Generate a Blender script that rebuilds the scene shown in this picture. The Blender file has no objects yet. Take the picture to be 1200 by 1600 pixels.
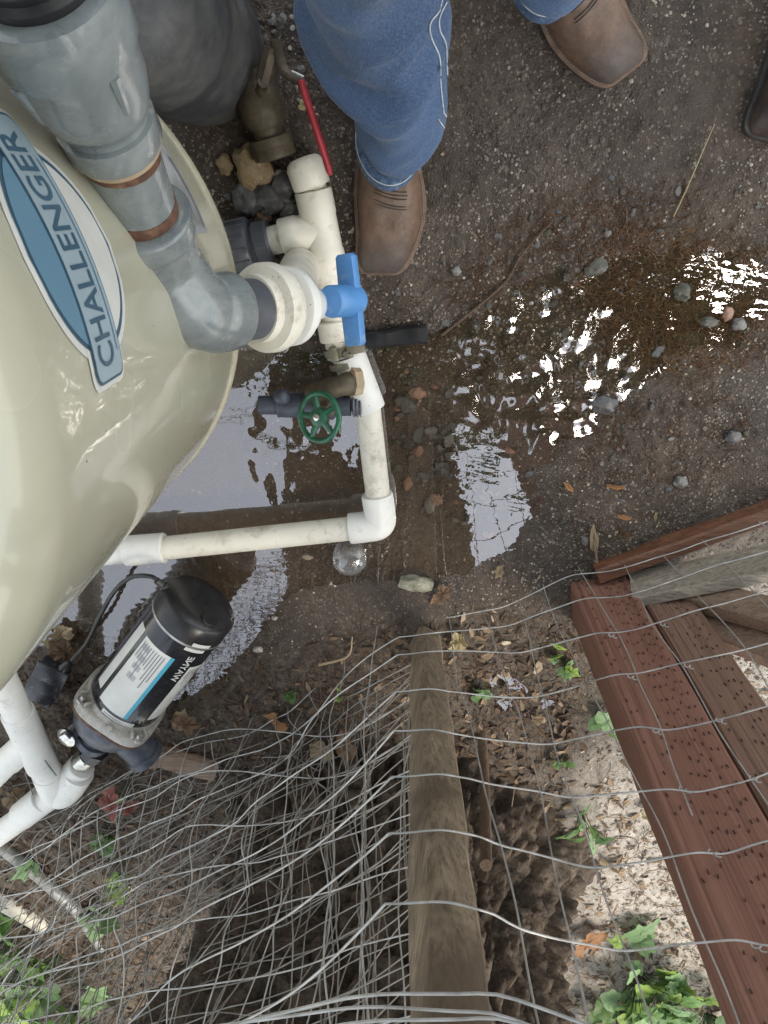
import bpy, bmesh, math, random
import numpy as np
from mathutils import Vector, Matrix
from mathutils.bvhtree import BVHTree
random.seed(7); rng = np.random.default_rng(7)
scene = bpy.context.scene
COL = scene.collection
R_ = math.radians
# ------------------------------------------------------------------ camera, sky, sun, exposure
FPX, NAD, CAMH = 1150.0, (640.0, 300.0), 1.25       # focal length in photo pixels, foot of the plumb line, metres above the mud
_d = np.array([NAD[0]-600, -(NAD[1]-800), -FPX]); _d /= np.linalg.norm(_d)
_zc = -_d; _yc = np.array([0, 1, 0]) - _zc*_zc[1]; _yc /= np.linalg.norm(_yc); _xc = np.cross(_yc, _zc)
CM = np.array([_xc, _yc, _zc]); CP = np.array([0, 0, CAMH])
cd = bpy.data.cameras.new('camera'); cam = bpy.data.objects.new('camera', cd); COL.objects.link(cam)
cd.sensor_fit = 'VERTICAL'; cd.sensor_height = 24; cd.lens = 24*FPX/1600; cd.clip_start = 0.02; cd.clip_end = 500
cam.matrix_world = Matrix.Translation(Vector(CP)) @ Matrix(CM.tolist()).to_4x4()
scene.camera = cam
world = bpy.data.worlds.new('World'); scene.world = world; world.use_nodes = True
wt = world.node_tree; wt.nodes.clear()
sky = wt.nodes.new('ShaderNodeTexSky'); sky.sky_type = 'NISHITA'; sky.sun_disc = False
SUN_EL, SUN_AZ = R_(59), R_(117)                     # azimuth clockwise from +Y
sky.sun_elevation = SUN_EL; sky.sun_rotation = SUN_AZ; sky.dust_density = 1.0; sky.air_density = 2.2; sky.ozone_density = 1.0
hs = wt.nodes.new('ShaderNodeHueSaturation'); hs.inputs['Saturation'].default_value = 0.33
bg = wt.nodes.new('ShaderNodeBackground'); bg.inputs[1].default_value = 0.13
wo = wt.nodes.new('ShaderNodeOutputWorld')
wt.links.new(sky.outputs[0], hs.inputs['Color']); wt.links.new(hs.outputs[0], bg.inputs[0]); wt.links.new(bg.outputs[0], wo.inputs[0])
sl = bpy.data.lights.new('sun', 'SUN'); sl.energy = 1.5; sl.angle = R_(24); sl.color = (1, .90, .76)
so = bpy.data.objects.new('sun', sl); COL.objects.link(so)
sdir = Vector((math.sin(SUN_AZ)*math.cos(SUN_EL), math.cos(SUN_AZ)*math.cos(SUN_EL), math.sin(SUN_EL)))
so.rotation_euler = sdir.to_track_quat('Z', 'Y').to_euler(); so.location = sdir*12
scene.view_settings.view_transform = 'Standard'; scene.view_settings.look = 'None'
scene.view_settings.exposure = 1.5; scene.view_settings.gamma = 1; scene.view_settings.use_curve_mapping = False
scene.render.engine = 'CYCLES'
scene.cycles.max_bounces = 8; scene.cycles.transparent_max_bounces = 12

# ------------------------------------------------------------------ geometry helpers
def ray(px, py): return CM @ np.array([px-600, -(py-800), -FPX])
def at(px, py, z=0.0):
    r = ray(px, py); return CP + r*((z-CAMH)/r[2])
def atd(px, py, d): return CP + ray(px, py)*(d/FPX)
def atplane(px, py, p, n):
    r = ray(px, py); n = np.array(n); return CP + r*(np.dot(np.array(p)-CP, n)/np.dot(r, n))
A = lambda *v: np.array(v, float)
def unit(v): v = np.array(v, float); return v/np.linalg.norm(v)
def frame(ax, ref=None):
    ax = unit(ax)
    if ref is None: ref = A(0, 0, 1) if abs(ax[2]) < .9 else A(1, 0, 0)
    x = unit(np.array(ref, float) - ax*np.dot(ref, ax)); y = np.cross(ax, x)
    return x, y, ax
def join(*ms):
    V, F, n = [], [], 0
    for v, f in ms:
        v = np.asarray(v, float).reshape(-1, 3); V.append(v); F += [tuple(i+n for i in q) for q in f]; n += len(v)
    return np.concatenate(V), F
def lathe(prof, o, ax, seg=40, ref=None, sq=1.0):
    x, y, a = frame(ax, ref); o = np.array(o, float); V = []; F = []
    t = np.linspace(0, 2*np.pi, seg, endpoint=False); c, s = np.cos(t), np.sin(t)
    for (h, r) in prof: V.append(o + a*h + r*(c[:, None]*x + sq*s[:, None]*y))
    n = len(prof)
    for i in range(n-1):
        for j in range(seg):
            k = (j+1) % seg; F.append((i*seg+j, i*seg+k, (i+1)*seg+k, (i+1)*seg+j))
    F.append(tuple(range(seg-1, -1, -1))); F.append(tuple((n-1)*seg+j for j in range(seg)))
    return np.concatenate(V), F
def catmull(P, n=8):
    P = np.array(P, float); Q = np.vstack([2*P[0]-P[1], P, 2*P[-1]-P[-2]]); out = []
    for i in range(1, len(Q)-2):
        p0, p1, p2, p3 = Q[i-1:i+3]
        for t in np.linspace(0, 1, n, endpoint=False):
            out.append(.5*((2*p1)+(-p0+p2)*t+(2*p0-5*p1+4*p2-p3)*t*t+(-p0+3*p1-3*p2+p3)*t**3))
    out.append(P[-1]); return np.array(out)
def tube(P, r, seg=8, ell=None, ref=None):
    P = np.array(P, float); n = len(P); r = np.full(n, r) if np.isscalar(r) else np.array(r, float)
    T = np.gradient(P, axis=0); T /= np.linalg.norm(T, axis=1)[:, None]+1e-12
    x, y, _ = frame(T[0], ref); V = []; F = []
    t = np.linspace(0, 2*np.pi, seg, endpoint=False); c, s = np.cos(t)[:, None], np.sin(t)[:, None]
    for i in range(n):
        x = x - T[i]*np.dot(x, T[i]); x /= np.linalg.norm(x)+1e-12; y = np.cross(T[i], x)
        e = 1 if ell is None else (ell if np.isscalar(ell) else ell[i])
        V.append(P[i] + r[i]*(c*x + e*s*y))
    for i in range(n-1):
        for j in range(seg):
            k = (j+1) % seg; F.append((i*seg+j, i*seg+k, (i+1)*seg+k, (i+1)*seg+j))
    F.append(tuple(range(seg-1, -1, -1))); F.append(tuple((n-1)*seg+j for j in range(seg)))
    return np.concatenate(V), F
def bm_out(bm):
    bm.verts.index_update(); v = np.array([q.co[:] for q in bm.verts]); f = [tuple(w.index for w in q.verts) for q in bm.faces]; bm.free(); return v, f
def bbox(sx, sy, sz, bev=0.002, seg=2):
    bm = bmesh.new(); bmesh.ops.create_cube(bm, size=1)
    for v in bm.verts: v.co = (v.co.x*sx, v.co.y*sy, v.co.z*sz)
    if bev: bmesh.ops.bevel(bm, geom=bm.edges[:], offset=bev, segments=seg, affect='EDGES', profile=.5)
    return bm_out(bm)
def prism(poly, z0, z1, bev=0, seg=2):
    bm = bmesh.new(); vs = [bm.verts.new((p[0], p[1], z0)) for p in poly]; f = bm.faces.new(vs)
    g = bmesh.ops.extrude_face_region(bm, geom=[f]); top = [e for e in g['geom'] if isinstance(e, bmesh.types.BMVert)]
    for v in top: v.co.z = z1
    bmesh.ops.recalc_face_normals(bm, faces=bm.faces[:])
    if bev:
        ed = [e for e in bm.edges if abs(e.verts[0].co.z-e.verts[1].co.z) < 1e-7]
        bmesh.ops.bevel(bm, geom=ed, offset=bev, segments=seg, affect='EDGES', profile=.5)
    return bm_out(bm)
def xf(m, o, fr=None, s=1):
    v, f = m; v = np.asarray(v)*s
    if fr is not None: v = v[:, :1]*fr[0] + v[:, 1:2]*fr[1] + v[:, 2:]*fr[2]
    return v + np.array(o, float), f
def rotz(a): c, s = math.cos(a), math.sin(a); return (A(c, s, 0), A(-s, c, 0), A(0, 0, 1))
def beam(p, q, w, h, up=(0, 0, 1), bev=.003):       # board from p to q, w across, h along up
    p, q = np.array(p), np.array(q); a = unit(q-p); z = unit(np.array(up)-a*np.dot(up, a)); y = np.cross(z, a)
    return xf(bbox(np.linalg.norm(q-p), w, h, bev), (p+q)/2, (a, y, z))
# gradient noise
_pm = rng.permutation(512); _pm = np.concatenate([_pm, _pm, _pm])
_g3 = rng.normal(size=(512, 3)); _g3 /= np.linalg.norm(_g3, axis=1)[:, None]
def pn(P):
    P = np.asarray(P, float); I = np.floor(P).astype(int); Fq = P-I; I &= 511; U = Fq**3*(Fq*(Fq*6-15)+10); res = 0
    for dx in (0, 1):
        for dy in (0, 1):
            for dz in (0, 1):
                h = _pm[_pm[_pm[(I[:, 0]+dx) & 511]+((I[:, 1]+dy) & 511)]+((I[:, 2]+dz) & 511)] % 512
                dot = ((Fq-A(dx, dy, dz))*_g3[h]).sum(1)
                w = (U[:, 0] if dx else 1-U[:, 0])*(U[:, 1] if dy else 1-U[:, 1])*(U[:, 2] if dz else 1-U[:, 2]); res = res + w*dot
    return res*1.6
def pn2(x, y, s, off=0): return pn(np.stack([x.ravel()*s, y.ravel()*s, np.full(x.size, off+.37)], 1)).reshape(x.shape)
# ------------------------------------------------------------------ objects
def wloc(o):
    l = np.zeros(3)
    while o is not None: l += np.array(o.location); o = o.parent
    return l
def mesh_of(name, m, mat, ang=40):
    me = bpy.data.meshes.new(name); v, f = m; me.from_pydata([tuple(q) for q in v], [], f); me.update()
    if mat is not None: me.materials.append(mat)
    if ang:
        me.shade_smooth(); me.set_sharp_from_angle(angle=R_(ang))
    return me
def obj(name, m, mat, parent=None, ang=40, base=None):
    v, f = m; v = np.asarray(v, float)
    L = wloc(parent) if parent is not None else (np.array(base, float) if base is not None else A((v[:, 0].min()+v[:, 0].max())/2, (v[:, 1].min()+v[:, 1].max())/2, v[:, 2].min()))
    o = bpy.data.objects.new(name, mesh_of(name, (v-L, f), mat, ang)); COL.objects.link(o)
    if parent is not None: o.parent = parent
    else: o.location = L
    return o
def tag(o, label=None, cat=None, group=None, kind=None):
    if label: o['label'] = label
    if cat: o['category'] = cat
    if group: o['group'] = group
    if kind: o['kind'] = kind
    return o
def thing(name, label, cat, loc, group=None):
    o = bpy.data.objects.new(name, None); COL.objects.link(o); o.location = tuple(loc); o.empty_display_size = .05
    return tag(o, label, cat, group)
def inst(name, me, parent, loc, M3=None, s=1.0):
    o = bpy.data.objects.new(name, me); COL.objects.link(o)
    L = np.array(loc, float)
    if parent is not None: o.parent = parent; L = L-wloc(parent)
    m = Matrix(M3) if M3 is not None else Matrix.Identity(3)
    o.matrix_local = Matrix.Translation(Vector(L)) @ (m.to_4x4()) @ Matrix.Diagonal((s, s, s, 1)) if np.isscalar(s) else Matrix.Translation(Vector(L)) @ (m.to_4x4()) @ Matrix.Diagonal((s[0], s[1], s[2], 1))
    return o
def rmat(rx=0, ry=0, rz=0): return Matrix.Rotation(rz, 3, 'Z') @ Matrix.Rotation(ry, 3, 'Y') @ Matrix.Rotation(rx, 3, 'X')
def vec_attr(o, name, arr):
    a = o.data.attributes.new(name, 'FLOAT', 'POINT'); a.data.foreach_set('value', np.asarray(arr, np.float32).ravel())
# ------------------------------------------------------------------ materials
class NT:
    def __init__(s, name):
        s.m = bpy.data.materials.new(name); s.m.use_nodes = True; s.t = s.m.node_tree; s.t.nodes.clear()
        s.out = s.n('OutputMaterial')
    def n(s, ty, **kw):
        q = s.t.nodes.new('ShaderNode'+ty)
        for k, v in kw.items(): setattr(q, k, v)
        return q
    def l(s, a, b): s.t.links.new(a, b)
    def co(s, kind='Object'):
        return s.n('TexCoord').outputs[kind]
    def noise(s, sc, det=4, rough=.6, vec=None, dist=0):
        q = s.n('TexNoise'); q.inputs['Scale'].default_value = sc; q.inputs['Detail'].default_value = det; q.inputs['Roughness'].default_value = rough; q.inputs['Distortion'].default_value = dist
        s.l(vec if vec is not None else s.co(), q.inputs['Vector']); return q.outputs[0]
    def voro(s, sc, vec=None, feat='F1', rnd=1):
        q = s.n('TexVoronoi', feature=feat); q.inputs['Scale'].default_value = sc; q.inputs['Randomness'].default_value = rnd
        s.l(vec if vec is not None else s.co(), q.inputs['Vector']); return q
    def ramp(s, fac, *stops):
        q = s.n('ValToRGB'); e = q.color_ramp.elements
        for i, (p, c) in enumerate(stops):
            k = e[i] if i < 2 else e.new(p)
            k.position = p; k.color = (c, c, c, 1) if np.isscalar(c) else (*c, 1)
        s.l(fac, q.inputs[0]); return q.outputs[0]
    def math(s, op, a, b=None, clamp=False):
        q = s.n('Math', operation=op, use_clamp=clamp)
        for i, v in enumerate((a, b)):
            if v is None: continue
            if isinstance(v, (int, float)): q.inputs[i].default_value = v
            else: s.l(v, q.inputs[i])
        return q.outputs[0]
    def mix(s, fac, a, b, mode='MIX'):
        q = s.n('Mix', data_type='RGBA', blend_type=mode)
        for i, v in ((0, fac), (6, a), (7, b)):
            if isinstance(v, (int, float)): q.inputs[i].default_value = v
            elif isinstance(v, tuple): q.inputs[i].default_value = (*v, 1)
            else: s.l(v, q.inputs[i])
        return q.outputs[2]
    def attr(s, name): return s.n('Attribute', attribute_name=name).outputs['Fac']
    def geo(s, k): return s.n('NewGeometry').outputs[k]
    def map(s, sc=(1, 1, 1), rot=(0, 0, 0), vec=None):
        q = s.n('Mapping'); q.inputs['Scale'].default_value = sc; q.inputs['Rotation'].default_value = rot
        s.l(vec if vec is not None else s.co(), q.inputs['Vector']); return q.outputs[0]
    def bump(s, h, st=.3, dist=.002, nrm=None):
        q = s.n('Bump'); q.inputs['Strength'].default_value = st; q.inputs['Distance'].default_value = dist; s.l(h, q.inputs['Height'])
        if nrm is not None: s.l(nrm, q.inputs['Normal'])
        return q.outputs[0]
    def fin(s, col, rough=.5, metal=0, nrm=None, coat=0, spec=None, trans=0, sheen=0):
        b = s.n('BsdfPrincipled')
        for k, v in (('Base Color', col), ('Roughness', rough), ('Metallic', metal), ('Coat Weight', coat), ('Transmission Weight', trans), ('Sheen Weight', sheen)):
            if isinstance(v, (int, float)): b.inputs[k].default_value = v
            elif isinstance(v, tuple): b.inputs[k].default_value = (*v, 1)
            else: s.l(v, b.inputs[k])
        if spec is not None: b.inputs['Specular IOR Level'].default_value = spec
        if nrm is not None: s.l(nrm, b.inputs['Normal'])
        s.l(b.outputs[0], s.out.inputs[0]); s.b = b; return s.m
def plain(name, c, rough=.5, metal=0, var=.25, sc=40, bump=.15, dirt=None, dirt_amt=.5, dsc=14, coat=0):
    t = NT(name); n = t.noise(sc, 5)
    col = t.mix(t.ramp(n, (.3, 0), (.7, 1)), tuple(x*(1-var) for x in c), tuple(min(1, x*(1+var*.6)) for x in c))
    if dirt is not None:
        d = t.ramp(t.noise(dsc, 8, .72), (.62-.2*dirt_amt, 0), (.78-.12*dirt_amt, 1)); col = t.mix(d, col, dirt)
    rg = t.ramp(t.noise(sc*.6, 4), (.3, max(.03, rough-.12)), (.7, min(1, rough+.12)))
    return t.fin(col, rg, metal, t.bump(t.noise(sc*5, 4), bump, .001), coat=coat)
MT = {}
def mk_materials():
    # wet mud: dark soil, pale sand grains, damp sheen; 'dry' marks the pale sandy soil beyond the fence, its colour lifted for sunlight, 'wet' the shore
    t = NT('mud'); p = t.geo('Position')
    n1 = t.noise(7, 6, .65, p); n2 = t.noise(60, 5, .7, p)
    soil = t.mix(t.ramp(n1, (.35, 0), (.68, 1)), (.047, .031, .0215), (.130, .093, .066))
    soil = t.mix(t.math('MULTIPLY', t.ramp(n2, (.35, 0), (.65, 1)), .55), soil, (.028, .020, .016))
    v1 = t.voro(330, p); v2 = t.voro(150, p)
    g1 = t.ramp(v1.outputs['Color'], (.78, 0), (.84, 1)); g2 = t.ramp(v2.outputs['Color'], (.86, 0), (.9, 1))
    dens = t.ramp(t.noise(11, 3, .6, p), (.40, .08), (.66, .85))
    soil = t.mix(t.math('MULTIPLY', g1, dens), soil, (.36, .31, .25)); soil = t.mix(t.math('MULTIPLY', g2, t.math('MULTIPLY', dens, .6)), soil, (.24, .20, .165))
    dry = t.mix(t.ramp(n2, (.3, 0), (.7, 1)), (.32, .28, .235), (.56, .51, .45))
    dry = t.mix(t.ramp(v2.outputs['Color'], (.6, 0), (.95, .6)), dry, (.16, .13, .105))
    litter = t.mix(t.ramp(t.noise(90, 4, .7, p), (.35, 0), (.65, 1)), (.03, .022, .016), (.16, .12, .085))
    col = t.mix(t.attr('litter'), soil, litter); col = t.mix(t.attr('dry'), col, dry)
    col = t.mix(t.attr('silt'), col, t.mix(n2, (.075, .05, .034), (.155, .11, .078)))
    col = t.mix(t.math('MULTIPLY', t.attr('moss'), .7), col, t.mix(t.ramp(t.noise(40, 6, .75, p), (.35, 0), (.65, 1)), (.05, .033, .016), (.15, .092, .038)))
    wet = t.attr('wet')
    rg = t.math('SUBTRACT', t.ramp(n2, (.3, .68), (.7, .9)), t.math('MULTIPLY', wet, .55), True)
    col = t.mix(t.math('MULTIPLY', wet, .5), col, t.mix(.5, col, (.012, .007, .004)))
    h = t.math('ADD', t.math('MULTIPLY', v1.outputs['Distance'], .5), t.math('ADD', n2, t.noise(420, 3, .6, p)))
    MT['mud'] = t.fin(col, rg, 0, t.bump(h, .8, .0035))
    # water
    t = NT('water'); p = t.geo('Position')
    nb = t.bump(t.noise(50, 2, .5, p), .04, .003)
    tr = t.n('BsdfTransparent'); tr.inputs[0].default_value = (.93, .88, .80, 1)
    gl = t.n('BsdfGlossy'); gl.inputs['Roughness'].default_value = .012; gl.inputs['Color'].default_value = (.95, .95, 1, 1); t.l(nb, gl.inputs['Normal'])
    dt = t.n('VectorMath', operation='DOT_PRODUCT'); t.l(nb, dt.inputs[0]); t.l(t.geo('Incoming'), dt.inputs[1]); cs = t.math('ABSOLUTE', dt.outputs['Value'])
    fr = t.math('ADD', .17, t.math('MULTIPLY', .83, t.math('POWER', t.math('SUBTRACT', 1.0, cs, True), 5.0)))
    mx = t.n('MixShader'); t.l(fr, mx.inputs[0]); t.l(tr.outputs[0], mx.inputs[1]); t.l(gl.outputs[0], mx.inputs[2]); t.l(mx.outputs[0], t.out.inputs[0])
    MT['water'] = t.m
    # plastics
    for nm, c, dc, am in (('pvc', (.76, .72, .62), (.30, .24, .17), .62), ('pvc_clean', (.78, .77, .73), (.42, .37, .30), .45)):
        t = NT(nm); n = t.noise(9, 6, .7); col = t.mix(t.ramp(n, (.36, 0), (.66, 1)), c, tuple(x*.86 for x in c))
        d = t.ramp(t.noise(26, 10, .78), (.66-am*.22, 0), (.80-am*.15, 1)); col = t.mix(t.math('MULTIPLY', d, .8), col, dc)
        sp = t.ramp(t.voro(90).outputs['Distance'], (.05, 1), (.11, 0)); sp = t.math('MULTIPLY', sp, t.ramp(t.noise(16, 3), (.56, 0), (.6, 1))); col = t.mix(sp, col, (.12, .09, .06))
        MT[nm] = t.fin(col, t.ramp(n, (.3, .34), (.7, .55)), 0, t.bump(t.noise(160, 4), .1, .0008))
    t = NT('grey_pvc'); n = t.noise(13, 6, .65, dist=.6); col = t.mix(t.ramp(n, (.32, 0), (.68, 1)), (.115, .136, .142), (.275, .30, .298))
    col = t.mix(t.ramp(t.noise(70, 6, .75), (.58, 0), (.72, .55)), col, (.40, .42, .41)); col = t.mix(t.ramp(t.noise(24, 8, .75), (.6, 0), (.72, .35)), col, (.16, .17, .175))
    MT['grey_pvc'] = t.fin(col, t.ramp(n, (.3, .2), (.7, .38)), 0, t.bump(t.noise(55, 6, .65), .22, .0016), coat=.5)
    MT['dark_grey_pvc'] = plain('dark_grey_pvc', (.085, .09, .105), .38, 0, .35, 30, .2, (.2, .2, .2), .3)
    t = NT('rust'); n = t.noise(60, 6, .7); col = t.ramp(n, (.3, (.045, .018, .012)), (.52, (.11, .050, .031)), (.72, (.24, .14, .085)))
    MT['rust'] = t.fin(col, .75, 0, t.bump(n, .6, .002))
    MT['sealant'] = plain('sealant', (.42, .33, .22), .55, 0, .4, 60, .4, (.25, .12, .06), .6, 30)
    t = NT('tank_shell'); n = t.noise(3, 3); col = t.mix(n, (.405, .392, .300), (.445, .43, .335))
    sp = t.ramp(t.voro(38).outputs['Distance'], (.03, 1), (.055, 0)); sp = t.math('MULTIPLY', sp, t.ramp(t.noise(9, 2), (.52, 0), (.56, 1))); col = t.mix(sp, col, (.10, .08, .06))
    stx = t.noise(1, 3, .5, t.map((60, 60, 5))); col = t.mix(t.ramp(stx, (.55, 0), (.9, .12)), col, (.33, .30, .22)); col = t.mix(t.ramp(t.noise(14, 3, .6), (.55, 0), (.9, .16)), col, (.33, .29, .21))
    MT['tank'] = t.fin(col, t.ramp(t.noise(5, 2), (.3, .24), (.7, .30)), 0, t.bump(t.noise(6, 2), .16, .014), coat=.55)
    MT['rim'] = plain('tank_rim', (.46, .43, .32), .4, 0, .2, 50, .2, (.35, .28, .16), .5)
    MT['blue_plastic'] = plain('blue_plastic', (.09, .26, .56), .38, 0, .18, 30, .15, (.35, .42, .5), .25, 40)
    t = NT('label_blue'); wv = t.n('TexWave', bands_direction='Z'); wv.inputs['Scale'].default_value = 95; t.l(t.co(), wv.inputs['Vector'])
    MT['label_blue'] = t.fin(t.mix(wv.outputs[1], (.10, .20, .29), (.14, .26, .35)), .35)
    MT['label_navy'] = plain('label_navy', (.045, .10, .15), .4, 0, .15, 30, 0)
    MT['label_grey'] = plain('label_grey', (.30, .38, .43), .35, 0, .15, 12, 0)
    MT['label_white'] = plain('label_white', (.60, .60, .57), .4, 0, .1, 20, 0, (.5, .47, .4), .2)
    MT['sticker_grey'] = plain('sticker_grey', (.36, .37, .38), .45, 0, .25, 30, .1, (.5, .5, .5), .4)
    t = NT('sticker_print'); br = t.n('TexBrick'); br.inputs['Scale'].default_value = 100; br.inputs['Mortar Size'].default_value = .012; br.inputs['Brick Width'].default_value = .9; br.inputs['Row Height'].default_value = .32
    MT['print'] = plain('print_ink', (.20, .20, .21), .5, 0, .2, 50, 0)
    MT['brass'] = plain('dirty_brass', (.125, .10, .066), .55, .3, .5, 45, .5, (.06, .047, .034), .85, 30)
    MT['bronze'] = plain('muddy_clamp', (.20, .185, .13), .5, .35, .4, 40, .4, (.08, .07, .05), .5)
    MT['green'] = plain('green_paint', (.012, .115, .062), .34, 0, .35, 60, .25, (.05, .07, .05), .3, 40, .3)
    MT['red'] = plain('red_vinyl', (.42, .035, .05), .45, 0, .3, 40, .3, (.30, .10, .09), .4, 40)
    MT['steel'] = plain('dull_steel', (.42, .41, .40), .38, .8, .3, 60, .3, (.16, .11, .07), .4)
    MT['chrome'] = plain('chrome', (.66, .64, .60), .2, 1, .2, 60, .2, (.3, .27, .2), .3)
    MT['black_plastic'] = plain('black_plastic', (.018, .018, .02), .34, 0, .4, 40, .15)
    t = NT('dusty_black'); w = t.noise(6, 6, .65, t.map((1, 1, 1.2))); n = t.noise(40, 6, .75)
    col = t.mix(t.ramp(w, (.42, 0), (.72, .9)), (.045, .047, .057), (.19, .185, .17)); col = t.mix(t.ramp(n, (.5, 0), (.75, .4)), col, (.22, .21, .19))
    MT['dusty_black'] = t.fin(col, .6, 0, t.bump(n, .3, .001))
    MT['wet_black'] = plain('wet_black', (.03, .032, .04), .12, 0, .4, 60, .5, (.14, .15, .18), .4, 50)
    t = NT('clear_plastic'); tr = t.n('BsdfTransparent'); tr.inputs[0].default_value = (.96, .96, .97, 1); gl = t.n('BsdfGlossy'); gl.inputs['Roughness'].default_value = .08
    df = t.n('BsdfDiffuse'); df.inputs[0].default_value = (.7, .68, .66, 1)
    lw = t.n('LayerWeight'); lw.inputs[0].default_value = .35; nb = t.bump(t.noise(55, 3), .5, .004); t.l(nb, gl.inputs['Normal'])
    m1 = t.n('MixShader'); t.l(t.ramp(lw.outputs['Facing'], (.0, .10), (.9, .7)), m1.inputs[0]); t.l(tr.outputs[0], m1.inputs[1]); t.l(gl.outputs[0], m1.inputs[2])
    m2 = t.n('MixShader'); m2.inputs[0].default_value = .16; t.l(m1.outputs[0], m2.inputs[1]); t.l(df.outputs[0], m2.inputs[2]); t.l(m2.outputs[0], t.out.inputs[0]); MT['clear'] = t.m
    # clothing
    t = NT('denim'); u = t.n('Attribute', attribute_name='wv').outputs['Vector']
    tw = t.noise(1, 3, .65, t.map((1500, 1500, 340))); n = t.noise(4, 3, .5); fade = t.noise(480, 4, .75, t.map((1, 1, .14)))
    col = t.mix(t.ramp(n, (.34, 0), (.68, 1)), (.034, .068, .150), (.075, .135, .255)); col = t.mix(t.ramp(fade, (.42, 0), (.68, .5)), col, (.17, .255, .40)); col = t.mix(t.ramp(tw, (.42, .35), (.6, 0)), col, (.016, .032, .075))
    MT['denim'] = t.fin(col, .88, 0, t.bump(tw, .35, .001, t.bump(t.noise(38, 4, .6), .35, .004)), sheen=.15)
    MT['denim_hem'] = plain('denim_hem', (.07, .12, .22), .9, 0, .6, 130, .5, (.30, .36, .45), .45, 150)
    MT['thread'] = plain('pale_thread', (.55, .58, .60), .85, 0, .3, 300, .3)
    t = NT('boot_leather'); n = t.noise(22, 8, .7); n2 = t.noise(95, 6, .7)
    col = t.mix(t.ramp(n, (.32, 0), (.70, 1)), (.085, .048, .031), (.185, .112, .074)); col = t.mix(t.ramp(n2, (.5, 0), (.72, .5)), col, (.06, .034, .024))
    sc = t.ramp(t.noise(1, 5, .7, t.map((220, 30, 30), (0, 0, .4))), (.68, 0), (.74, .5)); col = t.mix(sc, col, (.34, .25, .18)); dust = t.ramp(t.noise(16, 7, .75), (.48, 0), (.72, .55)); col = t.mix(dust, col, (.20, .155, .12))
    toe = t.math('MULTIPLY', t.ramp(t.attr('toe'), (.25, 0), (.8, 1)), t.ramp(t.noise(30, 4), (.3, .55), (.65, 1))); col = t.mix(toe, col, (.070, .060, .058))
    MT['leather'] = t.fin(col, t.ramp(n2, (.3, .45), (.7, .7)), 0, t.bump(n2, .4, .0016, t.bump(t.noise(12, 4, .6), .5, .008)))
    MT['welt'] = plain('boot_welt', (.15, .095, .065), .7, 0, .4, 60, .4, (.09, .06, .045), .5, 40)
    MT['boot_thread'] = plain('boot_thread', (.26, .19, .13), .8, 0, .3, 200, .3)
    MT['sole'] = plain('boot_sole', (.035, .03, .028), .7, 0, .4, 60, .4, (.10, .08, .06), .5)
    MT['dark_leather'] = plain('dark_leather', (.055, .038, .032), .45, 0, .5, 30, .3, (.12, .09, .07), .4, 25)
    # wood
    def wood(nm, c0, c1, rough, ax, slits=False, moss=None, wet=None):
        t = NT(nm); sc = [60, 60, 60]; sc[ax] = 1.3
        g = t.noise(1, 10, .74, t.map(tuple(sc)), .7); f = t.noise(1, 5, .75, t.map(tuple(x*4 if i != ax else x*1.4 for i, x in enumerate(sc))))
        col = t.mix(t.ramp(g, (.33, 0), (.68, 1)), c0, c1); col = t.mix(t.ramp(f, (.38, .6), (.52, 0)), col, tuple(x*.4 for x in c0)); b = t.math('ADD', g, t.math('MULTIPLY', f, .5))
        if wet: w = t.ramp(t.noise(5, 5, .6), (.50, 0), (.6, .8)); col = t.mix(w, col, wet)
        if moss: col = t.mix(t.ramp(t.noise(7, 6, .7), (.5, 0), (.68, .75)), col, moss)
        return t.fin(col, t.ramp(g, (.3, rough-.1), (.7, rough+.1)), 0, t.bump(b, .6, .004))
    MT['post_wood'] = wood('weathered_post', (.125, .090, .058), (.33, .26, .18), .82, 2, wet=(.085, .058, .038))
    MT['red_wood'] = wood('red_brown_treated', (.19, .085, .058), (.30, .150, .108), .66, 2)
    MT['brown_wood'] = wood('brown_treated', (.17, .095, .066), (.29, .175, .128), .66, 2)
    MT['wet_red'] = wood('wet_red_rail', (.10, .042, .024), (.26, .115, .062), .5, 0, wet=(.06, .028, .02))
    MT['grey_plank'] = wood('grey_plank', (.20, .17, .135), (.42, .37, .30), .8, 0)
    MT['brace_wood'] = wood('brace', (.17, .11, .075), (.34, .24, .175), .7, 0)
    MT['stick'] = wood('stick', (.07, .042, .026), (.16, .105, .068), .8, 2)
    MT['slit'] = plain('slit', (.045, .024, .018), .8, 0, .3, 80, .2)
    MT['wire'] = plain('galvanised_wire', (.48, .475, .46), .45, .45, .35, 30, .25, (.20, .175, .145), .45, 18)
    MT['old_wire'] = plain('old_wire', (.29, .275, .25), .55, .3, .45, 24, .3, (.13, .095, .065), .6, 12)
    MT['dark_wire'] = plain('tie_wire', (.10, .09, .085), .5, .6, .4, 30, .2)
    t = NT('bark'); n = t.noise(22, 9, .75); n2 = t.noise(110, 7, .8)
    col = t.mix(t.ramp(n, (.40, 0), (.60, 1)), (.06, .042, .029), (.19, .14, .10)); col = t.mix(t.ramp(n2, (.36, .8), (.55, 0)), col, (.02, .014, .010)); col = t.mix(t.ramp(t.noise(35, 6, .7), (.6, 0), (.75, .6)), col, (.24, .19, .145))
    MT['bark'] = t.fin(col, .9, 0, t.bump(n2, 1.0, .009))
    # rocks, leaves
    def rock(nm, a, b, rough=.6): 
        t = NT(nm); n = t.noise(45, 7, .7); col = t.mix(t.ramp(n, (.33, 0), (.68, 1)), a, b)
        col = t.mix(t.ramp(t.noise(230, 3), (.62, 0), (.7, .6)), col, tuple(min(.6, x*1.9) for x in b)); MT[nm] = t.fin(col, rough, 0, t.bump(n, .5, .003))
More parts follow.
